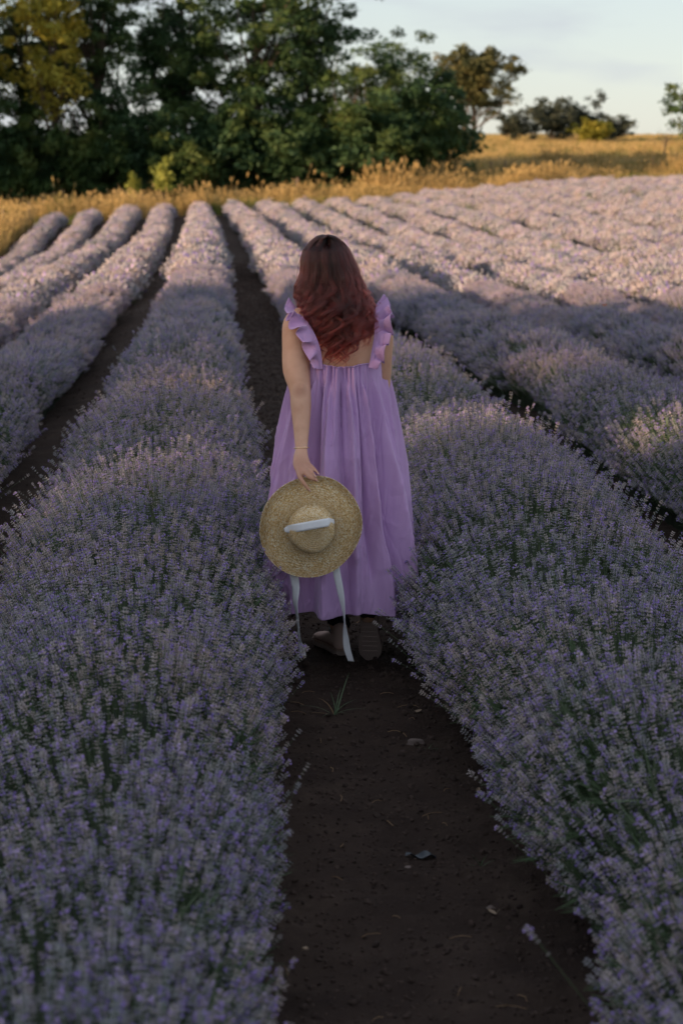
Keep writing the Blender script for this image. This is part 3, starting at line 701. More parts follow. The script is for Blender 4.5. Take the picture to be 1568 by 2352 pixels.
def sloft(bm, pts, rads, n=14, **kw):
    Q = catmull([list(p)+list(r if isinstance(r, tuple) else (r, r)) for p, r in zip(pts, rads)], n)
    loft(bm, [Vector(q[:3]) for q in Q], [(max(.002, q[3]), max(.002, q[4])) for q in Q], **kw)

HX = -.044   # head centre
bm = bmesh.new()
# torso
sloft(bm, [(0, 0, .72), (0, 0, .80), (0, .0, .90), (0, .01, 1.02), (0, .012, 1.12), (-.002, .006, 1.20), (-.004, -.006, 1.28), (-.008, -.008, 1.345), (-.014, -.004, 1.385)],
      [(.14, .10), (.165, .125), (.165, .12), (.135, .10), (.145, .11), (.155, .115), (.155, .10), (.115, .075), (.065, .055)], 22, seg=28)
# shoulder line, neck, head
sloft(bm, [(-.165, -.005, 1.315), (-.10, -.008, 1.352), (-.012, -.004, 1.372), (.085, -.008, 1.350), (.148, -.003, 1.315)], [.045, .046, .05, .046, .044], 14, side=(0, 1, 0))
sloft(bm, [(-.012, -.006, 1.34), (-.02, -.002, 1.41), (HX, .005, 1.48)], [(.062, .06), (.05, .052), (.05, .055)], 8)
ball(bm, (HX, .012, 1.545), (.072, .093, .080), 28); ball(bm, (HX, .045, 1.515), (.058, .062, .075), 24); ball(bm, (HX, .075, 1.462), (.027, .025, .022), 16)
sloft(bm, [(HX, .098, 1.560), (HX, .116, 1.535), (HX, .127, 1.515)], [.008, .010, .014], 8); ball(bm, (HX-.011, .115, 1.512), (.009, .009, .007), 10); ball(bm, (HX+.011, .115, 1.512), (.009, .009, .007), 10)
for s in (-1, 1):
    ball(bm, (HX+s*.074, .012, 1.535), (.010, .017, .030), 14); ball(bm, (HX+s*.035, .075, 1.515), (.026, .025, .024), 14); ball(bm, (HX+s*.03, .093, 1.565), (.022, .012, .006), 12)
# left arm, reaching back a little to the hat
AY = 6.90
la = [LP(681, 752, 6.975), LP(680, 800, 6.955), LP(681, 850, 6.925), LP(689, 895, 6.885), LP(691, 935, 6.85), LP(692, 985, 6.80), LP(692, 1035, 6.745)]
sloft(bm, [(-.155, -.005, 1.330)]+la, [.050, (.054, .056), (.053, .055), (.052, .052), (.0405, .043), (.0385, .040), (.030, .029), (.0225, .017)], 26, seg=22)
ball(bm, la[3]+Vector((.006, -.034, .004)), (.014, .013, .017), 12)
# palm of the left hand
HY = 6.63
W0 = la[6]; K = LP(690, 1074, 6.655)
sloft(bm, [W0, LP(691, 1052, 6.71), LP(693, 1066, 6.68), LP(692, 1078, 6.655)], [(.0235, .017), (.029, .017), (.033, .016), (.028, .012)], 12, seg=18)
FING = {'a': ([(683, 1076, 6.655), (688, 1094, 6.612), (698, 1110, 6.590), (711, 1127, 6.588)], .0088),
        'b': ([(690, 1072, 6.665), (702, 1087, 6.618), (714, 1098, 6.590), (728, 1104, 6.590)], .0088),
        'c': ([(698, 1068, 6.672), (709, 1077, 6.628), (716, 1086, 6.600), (724, 1094, 6.592)], .0084),
        'd': ([(703, 1062, 6.685), (714, 1070, 6.655), (723, 1079, 6.622), (731, 1088, 6.600)], .0076),
        't': ([(683, 1056, 6.715), (686, 1078, 6.700), (693, 1094, 6.682), (701, 1106, 6.664)], .0105)}
tips = {}
for k_, (pp, r_) in FING.items():
    P3 = [LP(*p) for p in pp]; tips[k_] = (P3[-1], (P3[-1]-P3[-2]).normalized())
    sloft(bm, P3, [r_*1.15, r_*1.02, r_*.92, r_*.68], 14, seg=12, side=(0, 1, 0))
    ball(bm, P3[1], r_*1.12, 10)
# right arm: upper arm down, forearm bent forward
ra = [LP(873, 770, 7.01), LP(872, 820, 7.025), LP(873, 862, 7.045), LP(869, 889, 7.08)]
fw = [ra[3]+Vector((-.02, .09, -.02)), ra[3]+Vector((-.055, .19, -.03)), ra[3]+Vector((-.07, .23, -.028))]
sloft(bm, [(.140, -.003, 1.325)]+ra+fw, [.048, (.050, .05), (.047, .05), (.042, .045), (.040, .042), (.036, .036), (.026, .024), (.023, .018)], 26, seg=20, side=(1, 0, .01))
hb = fw[2]
sloft(bm, [hb, hb+Vector((-.012, .04, -.004)), hb+Vector((-.02, .08, -.014))], [(.024, .017), (.032, .016), (.030, .013)], 8, side=(.3, 0, 1))
for j in range(4):
    z = .024-.016*j; q = hb+Vector((-.022, .082, z-.014))
    sloft(bm, [q, q+Vector((-.006, .035, -.006)), q+Vector((-.02, .055, -.012)), q+Vector((-.036, .066-.004*j, -.016))], [.0088, .0082, .0076, .0062], 10, seg=10, side=(1, 0, 0))
q = hb+Vector((-.01, .02, .02)); sloft(bm, [q, q+Vector((-.022, .03, .016)), q+Vector((-.036, .056, .008))], [.0115, .010, .0075], 8, seg=10, side=(1, 0, 0))
# legs: left planted, right heel lifted
AL = LP(776, 1455, 7.10); AL.z = .10
sloft(bm, [(-.085, 0, .82), (-.08, .03, .66), (-.06, .07, .48), (-.045, .085, .33), (-.02, .10, .18), (AL.x+.012, AL.y, .09)], [(.085, .095), (.075, .085), (.055, .06), (.052, .056), (.036, .038), (.033, .036)], 22, seg=20)
AR = LP(846, 1424, 6.895)
sloft(bm, [(.085, 0, .82), (.088, .03, .66), (.098, .06, .48), (.108, .0, .34), (.115, -.06, .25), (AR.x, AR.y+.02, AR.z+.015)], [(.085, .095), (.075, .085), (.055, .06), (.052, .056), (.038, .042), (.032, .036)], 22, seg=20)
body = from_bm('body', bm, [M_skin], woman)
md = body.modifiers.new('remesh', 'REMESH'); md.mode = 'VOXEL'; md.voxel_size = .0042; md.use_smooth_shade = True
md = body.modifiers.new('smooth', 'CORRECTIVE_SMOOTH') if False else body.modifiers.new('smooth', 'SMOOTH'); md.factor = .5; md.iterations = 5
for k_ in 'abcd':
    p, d = tips[k_]; bm = bmesh.new(); ball(bm, (0, 0, 0), (.0042, .0016, .0068), 12)
    o = from_bm('finger_nail', bm, [M_nail], woman); o.location = p-d*.001+Vector((0, -.0052, .0008)); o.rotation_euler = d.to_track_quat('Z', 'Y').to_euler()
for s in (-1, 1):
    bm = bmesh.new(); ball(bm, (0, 0, 0), .0115, 16); e = from_bm('eye', bm, [M_eye], woman); e.location = (HX+s*.03, .094, 1.546)
    bm = bmesh.new(); ball(bm, (0, .0095, 0), (.005, .003, .005), 12); from_bm('iris', bm, [M_iris], e)
bm = bmesh.new(); sloft(bm, [(HX-.024, .106, 1.487), (HX-.01, .117, 1.489), (HX, .119, 1.487), (HX+.01, .117, 1.489), (HX+.024, .106, 1.487)], [(.002, .002), (.006, .005), (.006, .005), (.006, .005), (.002, .002)], 12, seg=10, side=(0, 0, 1)); from_bm('lips', bm, [M_lip], woman)

# leggings round the shins
bm = bmesh.new(); sloft(bm, [(-.058, .072, .46), (-.045, .085, .33), (-.02, .10, .18), (AL.x+.012, AL.y, .125)], [(.060, .064), (.057, .061), (.042, .044), (.039, .042)], 14, seg=20)
sloft(bm, [(.098, .055, .46), (.108, .0, .34), (.115, -.06, .262), (AR.x, AR.y+.02, AR.z+.03)], [(.060, .064), (.057, .061), (.043, .047), (.038, .042)], 14, seg=20); from_bm('leggings', bm, [M_legging], woman)

# shoes: local frame, x width, y towards the toe, z up
def shoe(loc, rot):
    r_ = empty('shoe', loc); r_.parent = woman; r_.rotation_euler = rot
    bm = bmesh.new()
    out = [(-.03, .026), (-.015, .031), (.02, .032), (.07, .031), (.12, .039), (.155, .043), (.19, .038), (.212, .022)]
    def outline(g=0.0):
        L_ = [(-(w+g)-.0*(y), y) for y, w in out]; Rr_ = [((w+g), y) for y, w in reversed(out)]
        return [(-.012-g*.5, -.042-g)]+L_+[(-.012, .222+g), (.014, .222+g)]+Rr_+[(.012+g*.5, -.042-g)]
    def slab(z0, z1, g, m, name):
        b = bmesh.new(); o_ = outline(g); A = [b.verts.new((x, y, z0)) for x, y in o_]; B = [b.verts.new((x, y, z1)) for x, y in o_]
        b.faces.new(A); b.faces.new(list(reversed(B)))
        for i in range(len(o_)): b.faces.new((A[i], B[i], B[(i+1) % len(o_)], A[(i+1) % len(o_)]))
        bmesh.ops.recalc_face_normals(b, faces=b.faces); bmesh.ops.bevel(b, geom=[e for e in b.edges if abs(e.verts[0].co.z-e.verts[1].co.z) < 1e-5], offset=.002, segments=2, affect='EDGES')
        return from_bm(name, b, [m], r_, smooth_=False)
    slab(0, .016, .003, M_sole, 'sole'); slab(.0165, .024, .001, M_welt, 'welt')
    # tread grooves
    sloft(bm, [(0, -.012, .055), (0, .03, .052), (0, .08, .045), (0, .13, .036), (0, .175, .034), (0, .20, .031)], [(.029, .034), (.031, .034), (.031, .026), (.039, .017), (.039, .014), (.022, .009)], 18, seg=20)
    sloft(bm, [(0, -.002, .04), (0, -.006, .075), (0, -.004, .098)], [(.030, .036), (.029, .036), (.031, .037)], 8, seg=20)
    from_bm('upper', bm, [M_shoe], r_)
    bm = bmesh.new(); sloft(bm, [(-.033, .02, .085), (-.020, .052, .088), (0, .062, .090), (.020, .052, .088), (.033, .02, .085)], [(.004, .008)]*5, 12, seg=8, side=(0, 1, 0)); from_bm('strap', bm, [M_strap], r_)
    bm = bmesh.new()
    for i in range(9):
        y = -.02+.024*i; bmesh.ops.create_cube(bm, size=1, matrix=Matrix.Translation((0, y, -.0012)) @ Matrix.Diagonal((.046 if i < 4 else .058, .009, .003, 1)))
    from_bm('tread', bm, [M_sole], r_, smooth_=False)
    return r_
GZ = 0.0
hl = on_ground(782, 1517); shoe(Vector((hl.x-PO.x, hl.y-PO.y+.045, .012)), (0, 0, R(20)))
hr = LP(845, 1536, 6.96)
sr = shoe(Vector((0, 0, 0)), (R(-64), 0, R(-9)))
# toe on the ground, heel up
toe = Vector((.118, -.008, .0)); dirn = Matrix.Rotation(R(-9), 3, 'Z') @ Matrix.Rotation(R(-64), 3, 'X') @ Vector((0, 1, 0)); sr.location = toe - dirn*.205 + Vector((0, 0, .012))

# ---- dress
NU, NV = 560, 300
th = np.linspace(0, 2*np.pi, NU, endpoint=False); v = np.linspace(0, 1, NV)
TH, VV = np.meshgrid(th, v)          # th = 0 back (-Y), pi/2 right (+X)
back = np.cos(TH); rt = np.sin(TH)
top = 1.172 - .012*np.exp(-(rt/.35)**2)*(back > 0) + np.where(back < 0, .11*(-back)**.8, 0)
hem = .232 + .008*np.sin(TH*3+1)+.006*np.sin(TH*7)+.004*vnoise(TH*9, TH*0)
Z = top+(hem-top)*VV
zz = 1.165-(1.165-.235)*VV
hw_r = np.interp(-zz, [-1.17, -1.10, -1.0, -.86, -.72, -.58, -.42, -.33, -.23], [.158, .166, .190, .217, .243, .264, .288, .297, .296])
hw_l = np.interp(-zz, [-1.17, -1.10, -1.0, -.86, -.72, -.58, -.42, -.33, -.23], [.158, .170, .198, .230, .255, .270, .282, .286, .284])
dp_b = np.interp(-zz, [-1.17, -1.05, -.95, -.83, -.6, -.4, -.23], [.116, .127, .150, .180, .20, .215, .232])
dp_f = np.interp(-zz, [-1.17, -1.05, -.95, -.83, -.6, -.4, -.23], [.128, .130, .142, .165, .20, .235, .27])
DX = np.where(rt > 0, hw_r, hw_l)*np.sign(rt)*np.abs(rt)**.92; DY = np.where(back > 0, -dp_b*np.abs(back)**.95, dp_f*np.abs(back)**.95)
# folds
arc = TH+.07*np.sin(TH*5+2)+.05*vnoise(TH*3, VV*1.3)
wide = smooth(.0, .5, VV); fine = np.exp(-(VV/.10)**1.3)
centre = np.exp(-(rt/.52)**4)*(back > 0)+.7*(back < 0)
def pleat(x, p=1.6): return 1-np.abs(np.sin(x))**p
def ridge(c, w, a, sway=0.0, v0=.02, v1=1.2, grow=1.0):
    d = ((TH+np.pi) % (2*np.pi)-np.pi) - (c+sway*VV + .03*vnoise(VV*4+c*9, VV*0+c*3)); ww = w*.8*(.5+grow*VV)
    return a*np.exp(-np.abs(d/ww)**1.7)*smooth(v0, v0+.12, VV)*smooth(v1+.05, v1-.25, VV)
fold = .0055*centre*fine*np.sin(TH*62+3*vnoise(TH*9, VV))
fold = fold+.020*centre*pleat(arc*11.5+.6, 1.4)*np.exp(-((VV-.17)/.20)**2)
for c, w, a, s, v1 in ((-.62, .06, .018, -.10, 1.2), (-.40, .05, -.014, -.05, .9), (-.22, .07, .022, .02, 1.3), (-.02, .05, -.016, .03, .85), (.10, .06, .024, .06, 1.3), (.27, .045, -.018, .10, 1.0), (.40, .06, .024, .14, 1.3),
                    (.60, .05, -.014, .16, 1.0), (.78, .07, .016, .16, 1.3), (1.15, .10, .016, .08, 1.3), (-1.0, .09, .018, -.05, 1.3), (-1.3, .06, -.010, 0, 1.1), (1.5, .06, -.008, 0, 1.2),
                    (2.1, .12, .02, 0, 1.3), (2.6, .1, .018, 0, 1.3), (3.1, .1, .02, 0, 1.3), (-2.6, .12, .02, 0, 1.3), (-2.1, .1, .02, 0, 1.3)):
    fold = fold+ridge(c, w, a, s, .03, v1)
fold = fold+wide*(.016*np.sin(arc*6+1.3+1.2*VV)+.010*np.sin(arc*11+4-.8*VV))

# step of the right leg presses the cloth back near the hem
fold = fold+.028*np.exp(-((TH-.42)/.22)**2)*smooth(.62, .9, VV)-.012*np.exp(-((TH-.05)/.2)**2)*smooth(.6, .95, VV)
nx = DX/np.maximum(.05, np.hypot(DX, DY)); ny = DY/np.maximum(.05, np.hypot(DX, DY))
cr = fbm(TH*9+VV*2.5, VV*5-TH*2, 3); fold = fold+.0035*(1-np.abs(cr)*5).clip(0, 1)**1.5*smooth(.08, .3, VV)
fold = (fold-fold.mean(axis=1, keepdims=True))*1.6
DX = DX+nx*fold; DY = DY+ny*fold
Z = Z-.010*smooth(.8, 1, VV)*np.sin(TH*5+.5)
dress = mesh_np('dress', np.stack([DX, DY, Z], -1), grid_faces(NU, NV, True), [M_dress], parent=woman, smooth_=True)
md = dress.modifiers.new('cloth', 'SOLIDIFY'); md.thickness = .0016; md.offset = 0
# neckline band
bm = bmesh.new(); Q = np.stack([DX[0], DY[0], Z[0]+.002], 1)
ring = [Vector(q) for q in Q[::4]]
for i in range(len(ring)):
    pass
G = Geo(); pts = [q*np.array([1.012, 1.012, 1]) for q in Q[::3]]+[Q[0]*np.array([1.012, 1.012, 1])]; G.tube(np.array(pts), .0032, 6); G.build('neckline_seam', [M_dress], woman, smooth_=True)

# shoulder straps with ruffles
def strap(s):
    if s < 0: cp = [LP(737, 848, 6.885), LP(730, 800, 6.875), LP(715, 762, 6.885), LP(700, 735, 6.93), LP(692, 718, 6.985), LP(700, 728, 7.06), LP(716, 775, 7.12), LP(728, 812, 7.13)]
    else: cp = [LP(851, 845, 6.885), LP(858, 805, 6.89), LP(864, 765, 6.905), LP(862, 730, 6.93), LP(856, 708, 6.985), LP(848, 720, 7.06), LP(834, 770, 7.12), LP(820, 812, 7.13)]
    C = catmull(cp, 300); n = len(C); T = np.gradient(C, axis=0); T /= np.linalg.norm(T, axis=1)[:, None]
    u = np.linspace(0, 1, n)
    cen = np.array([0, 0, 1.22]); outw = C-cen; outw -= T*np.sum(outw*T, 1)[:, None]; outw /= np.linalg.norm(outw, axis=1)[:, None]
    side = np.array([s*1.0, -.25, .35]); side = side-T*np.sum(side*T, 1)[:, None]-outw*0; side /= np.linalg.norm(side, axis=1)[:, None]
    nrm = np.cross(T, side)
    # band
    m = 7; a = np.linspace(-1, 1, m); V = C[:, None, :]+side[:, None, :]*(a[None, :, None]*.008)+nrm[:, None, :]*0
    st = mesh_np('strap', V, grid_faces(m, n), [M_dress], parent=woman, smooth_=True); md = st.modifiers.new('t', 'SOLIDIFY'); md.thickness = .002
    # ruffle: outer edge longer than the inner one
    m = 14; w = np.linspace(0, 1, m); width = (.020+.040*np.sin(np.pi*np.clip(u*1.12, 0, 1))**.8)*smooth(1.0, .9, u)+.004
    ph = 2*np.pi*(u*10.6+1.3*vnoise(u*6+s*3, u*0+2.5))+s
    amp = .021*(1-.45*np.cos(ph*.37)+.25*np.sin(ph*.61+1)); 
    off = side[:, None, :]*(w[None, :, None]*width[:, None, None]) + nrm[:, None, :]*((w**1.25)[None, :, None]*(amp*np.sin(ph)*width/.055)[:, None, None]) + T[:, None, :]*((w**1.2)[None, :, None]*(.012*np.cos(ph*1.0+.6))[:, None, None])
    off = off+np.array([0, 0, 1.0])*((w**2)[None, :, None]*(.012*np.sin(ph*.5+1))[:, None, None])
    V = C[:, None, :]+off
    rf = mesh_np('ruffle', V, grid_faces(m, n), [M_dress], parent=woman, smooth_=True); md = rf.modifiers.new('t', 'SOLIDIFY'); md.thickness = .0014
    E = V[:, -1, :]; G = Geo(); G.tube(E[::2], .0013, 4); G.build('ruffle_hem', [M_dress], woman, smooth_=True)
strap(-1); strap(1)

# ---- hair
M_hair = bpy.data.materials.new('auburn_hair'); M_hair.use_nodes = True; M_hair.node_tree.nodes.clear()
hb_ = nd(M_hair, 'ShaderNodeBsdfHairPrincipled'); hb_.model = 'CHIANG'; hb_.parametrization = 'COLOR'
hb_.inputs['Roughness'].default_value = .32; hb_.inputs['Radial Roughness'].default_value = .5; hb_.inputs['Random Roughness'].default_value = .3
ho = nd(M_hair, 'ShaderNodeOutputMaterial'); hi = nd(M_hair, 'ShaderNodeHairInfo'); hr_ = ramp(M_hair, [(0, (.008, .0018, .002)), (.3, (.018, .003, .0026)), (.65, (.042, .0045, .004)), (1, (.15, .016, .011))])
hm = nd(M_hair, 'ShaderNodeMath', operation='MULTIPLY_ADD'); hm.inputs[1].default_value = .35; hm.inputs[2].default_value = -.12
ha = nd(M_hair, 'ShaderNodeMath', operation='ADD'); lk(M_hair, hi.outputs['Random'], hm.inputs[0]); lk(M_hair, hm.outputs[0], ha.inputs[0]); lk(M_hair, hi.outputs['Intercept'], ha.inputs[1])
lt_ = nd(M_hair, 'ShaderNodeAttribute'); lt_.attribute_name = 'lock_tone'; hx = nd(M_hair, 'ShaderNodeMath', operation='ADD'); lk(M_hair, ha.outputs[0], hx.inputs[0]); lk(M_hair, lt_.outputs['Fac'], hx.inputs[1]); lk(M_hair, hx.outputs[0], hr_.inputs[0]); lk(M_hair, hr_.outputs[0], hb_.inputs['Color']); lk(M_hair, hb_.outputs[0], ho.inputs[0])
NL, NS, NPT = 290, 46, 46
zt = [-1.650, -1.641, -1.622, -1.592, -1.555, -1.51, -1.46, -1.43, -1.40, -1.345, -1.32, -1.28, -1.22, -1.19, -1.15]
WLt = [0, .032, .058, .082, .094, .102, .122, .118, .112, .098, .088, .076, .056, .044, .03]      # half width towards the left
WRt = [0, .032, .058, .082, .094, .102, .106, .114, .122, .144, .150, .136, .08, .05, .03]      # half width towards the right
DBt = [.0, .040, .068, .090, .104, .108, .110, .114, .122, .134, .138, .136, .132, .128, .125]      # depth behind the centre
CXt = [-.05, -.05, -.05, -.051, -.046, -.038, -.030, -.028, -.026, -.026, -.026, -.026, -.024, -.018, -.012]
rg = np.random.default_rng(21)
pts_all = np.zeros((NL*NS, NPT, 3)); rad_all = np.zeros((NL*NS, NPT)); lock_all = np.zeros(NL*NS)
t = np.linspace(0, 1, NPT)
c0 = 0
for L_ in range(NL):
    al = rg.uniform(-1, 1); ang = np.sign(al)*abs(al)**.85*R(104); lay = 1.02-.36*rg.random()**1.3; lockc = rg.uniform(-.28, .30)
    side_f = smooth(.55, .95, abs(math.sin(ang)))
    endz = 1.180+rg.random()**1.1*.13+.03*side_f+.05*(1-lay)
    ph1, ph2 = rg.uniform(0, 6.28, 2); fr = rg.uniform(2.0, 3.1); am = rg.uniform(.8, 1.7)
    yroot = rg.uniform(-.03, .075)
    clump = rg.normal(size=(NS, 2)); clump /= np.maximum(1, np.linalg.norm(clump, axis=1)/1.4)[:, None]
    z = 1.647-(t**1.12)*(1.647-endz)
    for j in range(NS):
        zj = z.copy(); 
        an = ang+rg.normal()*.05; lj = lay+rg.normal()*.025
        sh = rg.normal()*.012; zj = zj - sh*t
        W_ = np.where(an < 0, np.interp(-zj, zt, WLt), np.interp(-zj, zt, WRt)); D_ = np.interp(-zj, zt, DBt)
        pull = smooth(1.52, 1.36, zj)                      # below the neck all hair lies on the back
        aa = an*(1-pull*.18); 
        cyb = .012-.012*pull+ (1-smooth(1.66, 1.60, zj))*0
        x = np.interp(-zj, zt, CXt)+W_*np.sin(aa)*(1-.10*(1-lj)); y = cyb-D_*np.cos(aa)*lj
        top_ = smooth(1.59, 1.647, zj); y = y*(1-top_)+(yroot-.03*np.cos(an))*top_
        y = y+pull*.02*(np.abs(np.sin(aa))>.9)
        wa = smooth(1.56, 1.34, zj)*am
        wx = (.0205*np.sin(fr*2*np.pi*(1.6-zj)/.36+ph1)+.004*np.sin(2.3*fr*2*np.pi*(1.6-zj)/.36+ph2))*wa
        wy = .013*np.cos(fr*2*np.pi*(1.6-zj)/.36+ph1+.8)*wa
        sp = .0048*(.5+.9*np.sin(np.pi*np.clip(t*1.05, 0, 1)))*(1-.45*t)
        wx = wx+clump[j, 0]*sp; wy = wy+clump[j, 1]*sp*.9
        if rg.random() < .07: wx = wx+rg.normal()*.016*t**1.2+.006*np.sin(t*14+ph2)*t; wy = wy-abs(rg.normal())*.02*t**1.2
        pts_all[c0, :, 0] = x+wx; pts_all[c0, :, 1] = y+wy; pts_all[c0, :, 2] = zj+.002*np.sin(ph2+t*9)
        lock_all[c0] = lockc; rad_all[c0] = .00042*(1-.75*t**3); c0 += 1
hc = bpy.data.hair_curves.new('hair'); hc.add_curves([NPT]*(NL*NS))
hc.attributes['position'].data.foreach_set('vector', pts_all.astype(np.float32).ravel())
ra_ = hc.attributes.get('radius') or hc.attributes.new('radius', 'FLOAT', 'POINT'); ra_.data.foreach_set('value', rad_all.astype(np.float32).ravel())
la_ = hc.attributes.new('lock_tone', 'FLOAT', 'CURVE'); la_.data.foreach_set('value', lock_all.astype(np.float32)); hc.materials.append(M_hair); hair = bpy.data.objects.new('hair', hc); COL.objects.link(hair); hair.parent = woman
# dense under-hair so no scalp shows through
zs = np.linspace(1.636, 1.225, 40); aa = np.linspace(-R(104), R(104), 40); A, Zg = np.meshgrid(aa, zs)
W_ = np.where(A < 0, np.interp(-Zg, zt, WLt), np.interp(-Zg, zt, WRt))*.80; D_ = np.interp(-Zg, zt, DBt)*.80
pull = smooth(1.52, 1.36, Zg); tp_ = smooth(1.59, 1.645, Zg)
W_ = W_*(1-.35*smooth(1.34, 1.23, Zg))
X_ = np.interp(-Zg, zt, CXt)+W_*np.sin(A*(1-.18*pull))+.004*np.sin(A*25+Zg*60); Y_ = .012*(1-pull)-D_*np.cos(A*(1-.18*pull)); Y_ = Y_*(1-tp_)+(.02-.03*np.cos(A))*tp_
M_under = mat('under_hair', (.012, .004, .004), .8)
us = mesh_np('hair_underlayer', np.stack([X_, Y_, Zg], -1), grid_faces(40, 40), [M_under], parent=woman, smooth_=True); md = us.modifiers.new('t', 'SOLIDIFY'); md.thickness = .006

# ---- bracelet
G = Geo(); c = LP(692, 1029, 6.752); aa = np.linspace(0, 2*np.pi, 60)
G.tube(np.stack([c.x+.0265*np.cos(aa), c.y+.0215*np.sin(aa), c.z+.004*np.sin(aa*1+2.8)+.0006*np.sin(aa*20)], 1), .0019, 5)
for i in range(7): G.bud((c.x+.008+.001*i, c.y-.0235, c.z-.003-.0042*i), (0.2, 0, -1), .0045, .0014, 0, 4)
G.bud((c.x+.016, c.y-.0235, c.z-.032), (0, 0, -1), .010, .0038, 0, 6); G.build('bracelet', [M_gold], woman)

# ------------------------------------------------------------------ straw hat held in the hand
HC = at(713.5, 1210, 6.645)
hat = empty('straw_hat', HC); tag(hat, 'wide-brimmed woven straw hat with a white ribbon, hanging from the left hand', 'hat')
hat_dir = (Matrix.Rotation(R(3), 3, 'Z') @ Matrix.Rotation(R(6), 3, 'X') @ Vector((0, -1, 0)))
hat.rotation_mode = 'XYZ'; hat.rotation_euler = hat_dir.to_track_quat('Z', 'Y').to_euler()
M_straw = mat('straw_braid', (.62, .43, .20), .55, .4)
tc = nd(M_straw, 'ShaderNodeTexCoord'); sx = nd(M_straw, 'ShaderNodeSeparateXYZ'); lk(M_straw, tc.outputs['UV'], sx.inputs[0])
def sinv(m, sock, f, ph=0):
    a = nd(m, 'ShaderNodeMath', operation='MULTIPLY'); a.inputs[1].default_value = f; lk(m, sock, a.inputs[0]); b = nd(m, 'ShaderNodeMath', operation='SINE'); lk(m, a.outputs[0], b.inputs[0]); return b.outputs[0]
mpw = nd(M_straw, 'ShaderNodeMapping'); mpw.inputs['Scale'].default_value = (230, 130, 1); lk(M_straw, tc.outputs['UV'], mpw.inputs[0])
wn_ = nd(M_straw, 'ShaderNodeTexVoronoi'); wn_.inputs['Scale'].default_value = 1; wn_.voronoi_dimensions = '2D'; lk(M_straw, mpw.outputs[0], wn_.inputs['Vector'])
rs_ = ramp(M_straw, [(0, (.52, .30, .10)), (.4, (.80, .54, .25)), (.75, (.92, .72, .43)), (1, (.97, .91, .76))]); sc_ = nd(M_straw, 'ShaderNodeSeparateColor'); lk(M_straw, wn_.outputs['Color'], sc_.inputs[0]); lk(M_straw, sc_.outputs[0], rs_.inputs[0])
lk(M_straw, rs_.outputs[0], bsdf(M_straw).inputs['Base Color']); bump(M_straw, wn_.outputs['Distance'], -.8 if False else .8, .003)
def lathe_braid(name, prof, rows, parent, seed):
    """prof: list of (r, z); each braid row is a raised rib that overlaps the next"""
    Q = catmull([(r, z, 0) for r, z in prof], rows*7+1); n = len(Q); T = np.gradient(Q[:, :2], axis=0); T /= np.linalg.norm(T, axis=1)[:, None]; Nn = np.stack([-T[:, 1], T[:, 0]], 1)
    k = np.arange(n)/7.0; fr = k-np.floor(k); h = .0026*np.sin(np.pi*fr)**.6+.0006*fr
    r = Q[:, 0]+Nn[:, 0]*h; z = Q[:, 1]+Nn[:, 1]*h
    nu = 220; a = np.linspace(0, 2*np.pi, nu, endpoint=False); Rr, A = np.meshgrid(r, a, indexing='ij'); Zz = np.repeat(z[:, None], nu, 1)
    wob = 1+.012*np.sin(A*2+seed)+.006*np.sin(A*5+1.7+seed); wav = .008*(Rr/.2)**3*np.sin(A*3+.8)+.004*(Rr/.2)**3*np.sin(A*5)
    V = np.stack([Rr*np.cos(A)*wob, Rr*np.sin(A)*wob*1.03, Zz+wav], -1)
    o = mesh_np(name, V, grid_faces(nu, n, True), [M_straw], parent=parent, smooth_=True)
    me = o.data; uv = me.uv_layers.new(name='UVMap'); li = np.zeros(len(me.loops), np.int32); me.loops.foreach_get('vertex_index', li)
    uu = (li % nu)/nu; 
    pl = li.reshape(-1, 4); u4 = (pl % nu)/nu; wrap = (u4.max(1)-u4.min(1)) > .5; u4[wrap] = np.where(u4[wrap] < .5, u4[wrap]+1, u4[wrap])
    rad = r[(pl//nu)]; vv = (pl//nu)/7.0/rows
    uv.data.foreach_set('uv', np.stack([u4*1.0, vv*(rows/40.)], -1).astype(np.float32).ravel())
    md = o.modifiers.new('t', 'SOLIDIFY'); md.thickness = .0022; md.offset = -1
    return o
lathe_braid('brim', [(.186, .004), (.175, .0), (.16, -.003), (.13, -.002), (.105, .0), (.090, .006), (.085, .014)], 20, hat, 0)
lathe_braid('crown', [(.0855, .010), (.083, .03), (.080, .055), (.076, .078), (.069, .096), (.056, .106), (.038, .109), (.02, .110), (.002, .1105)], 19, hat, 1)
M_rib = mat('white_ribbon', (.86, .86, .90), .45, .4); bsdf(M_rib).inputs['Sheen Weight'].default_value = .3
nr = nd(M_rib, 'ShaderNodeTexNoise'); nr.inputs['Scale'].default_value = 40; bump(M_rib, nr.outputs[0], .25, .003)
def ribbon(name, pts, sides, w, parent, m=M_rib):
    n = 60; C = catmull(pts, n); S = catmull(sides, n); S /= np.linalg.norm(S, axis=1)[:, None]
    ww = np.interp(np.linspace(0, 1, n), np.linspace(0, 1, len(w)), w)
    a = np.linspace(-1, 1, 5); V = C[:, None, :]+S[:, None, :]*(a[None, :, None]*ww[:, None, None]*.5)
    o = mesh_np(name, V, grid_faces(5, n), [m], parent=parent, smooth_=True); md = o.modifiers.new('t', 'SOLIDIFY'); md.thickness = .0008; md.offset = 0; return o
hat_m = Matrix.Translation(HC) @ hat.rotation_euler.to_matrix().to_4x4(); hi_ = hat_m.inverted()
def HL(px, py, Y): return list(hi_ @ at(px, py, Y))
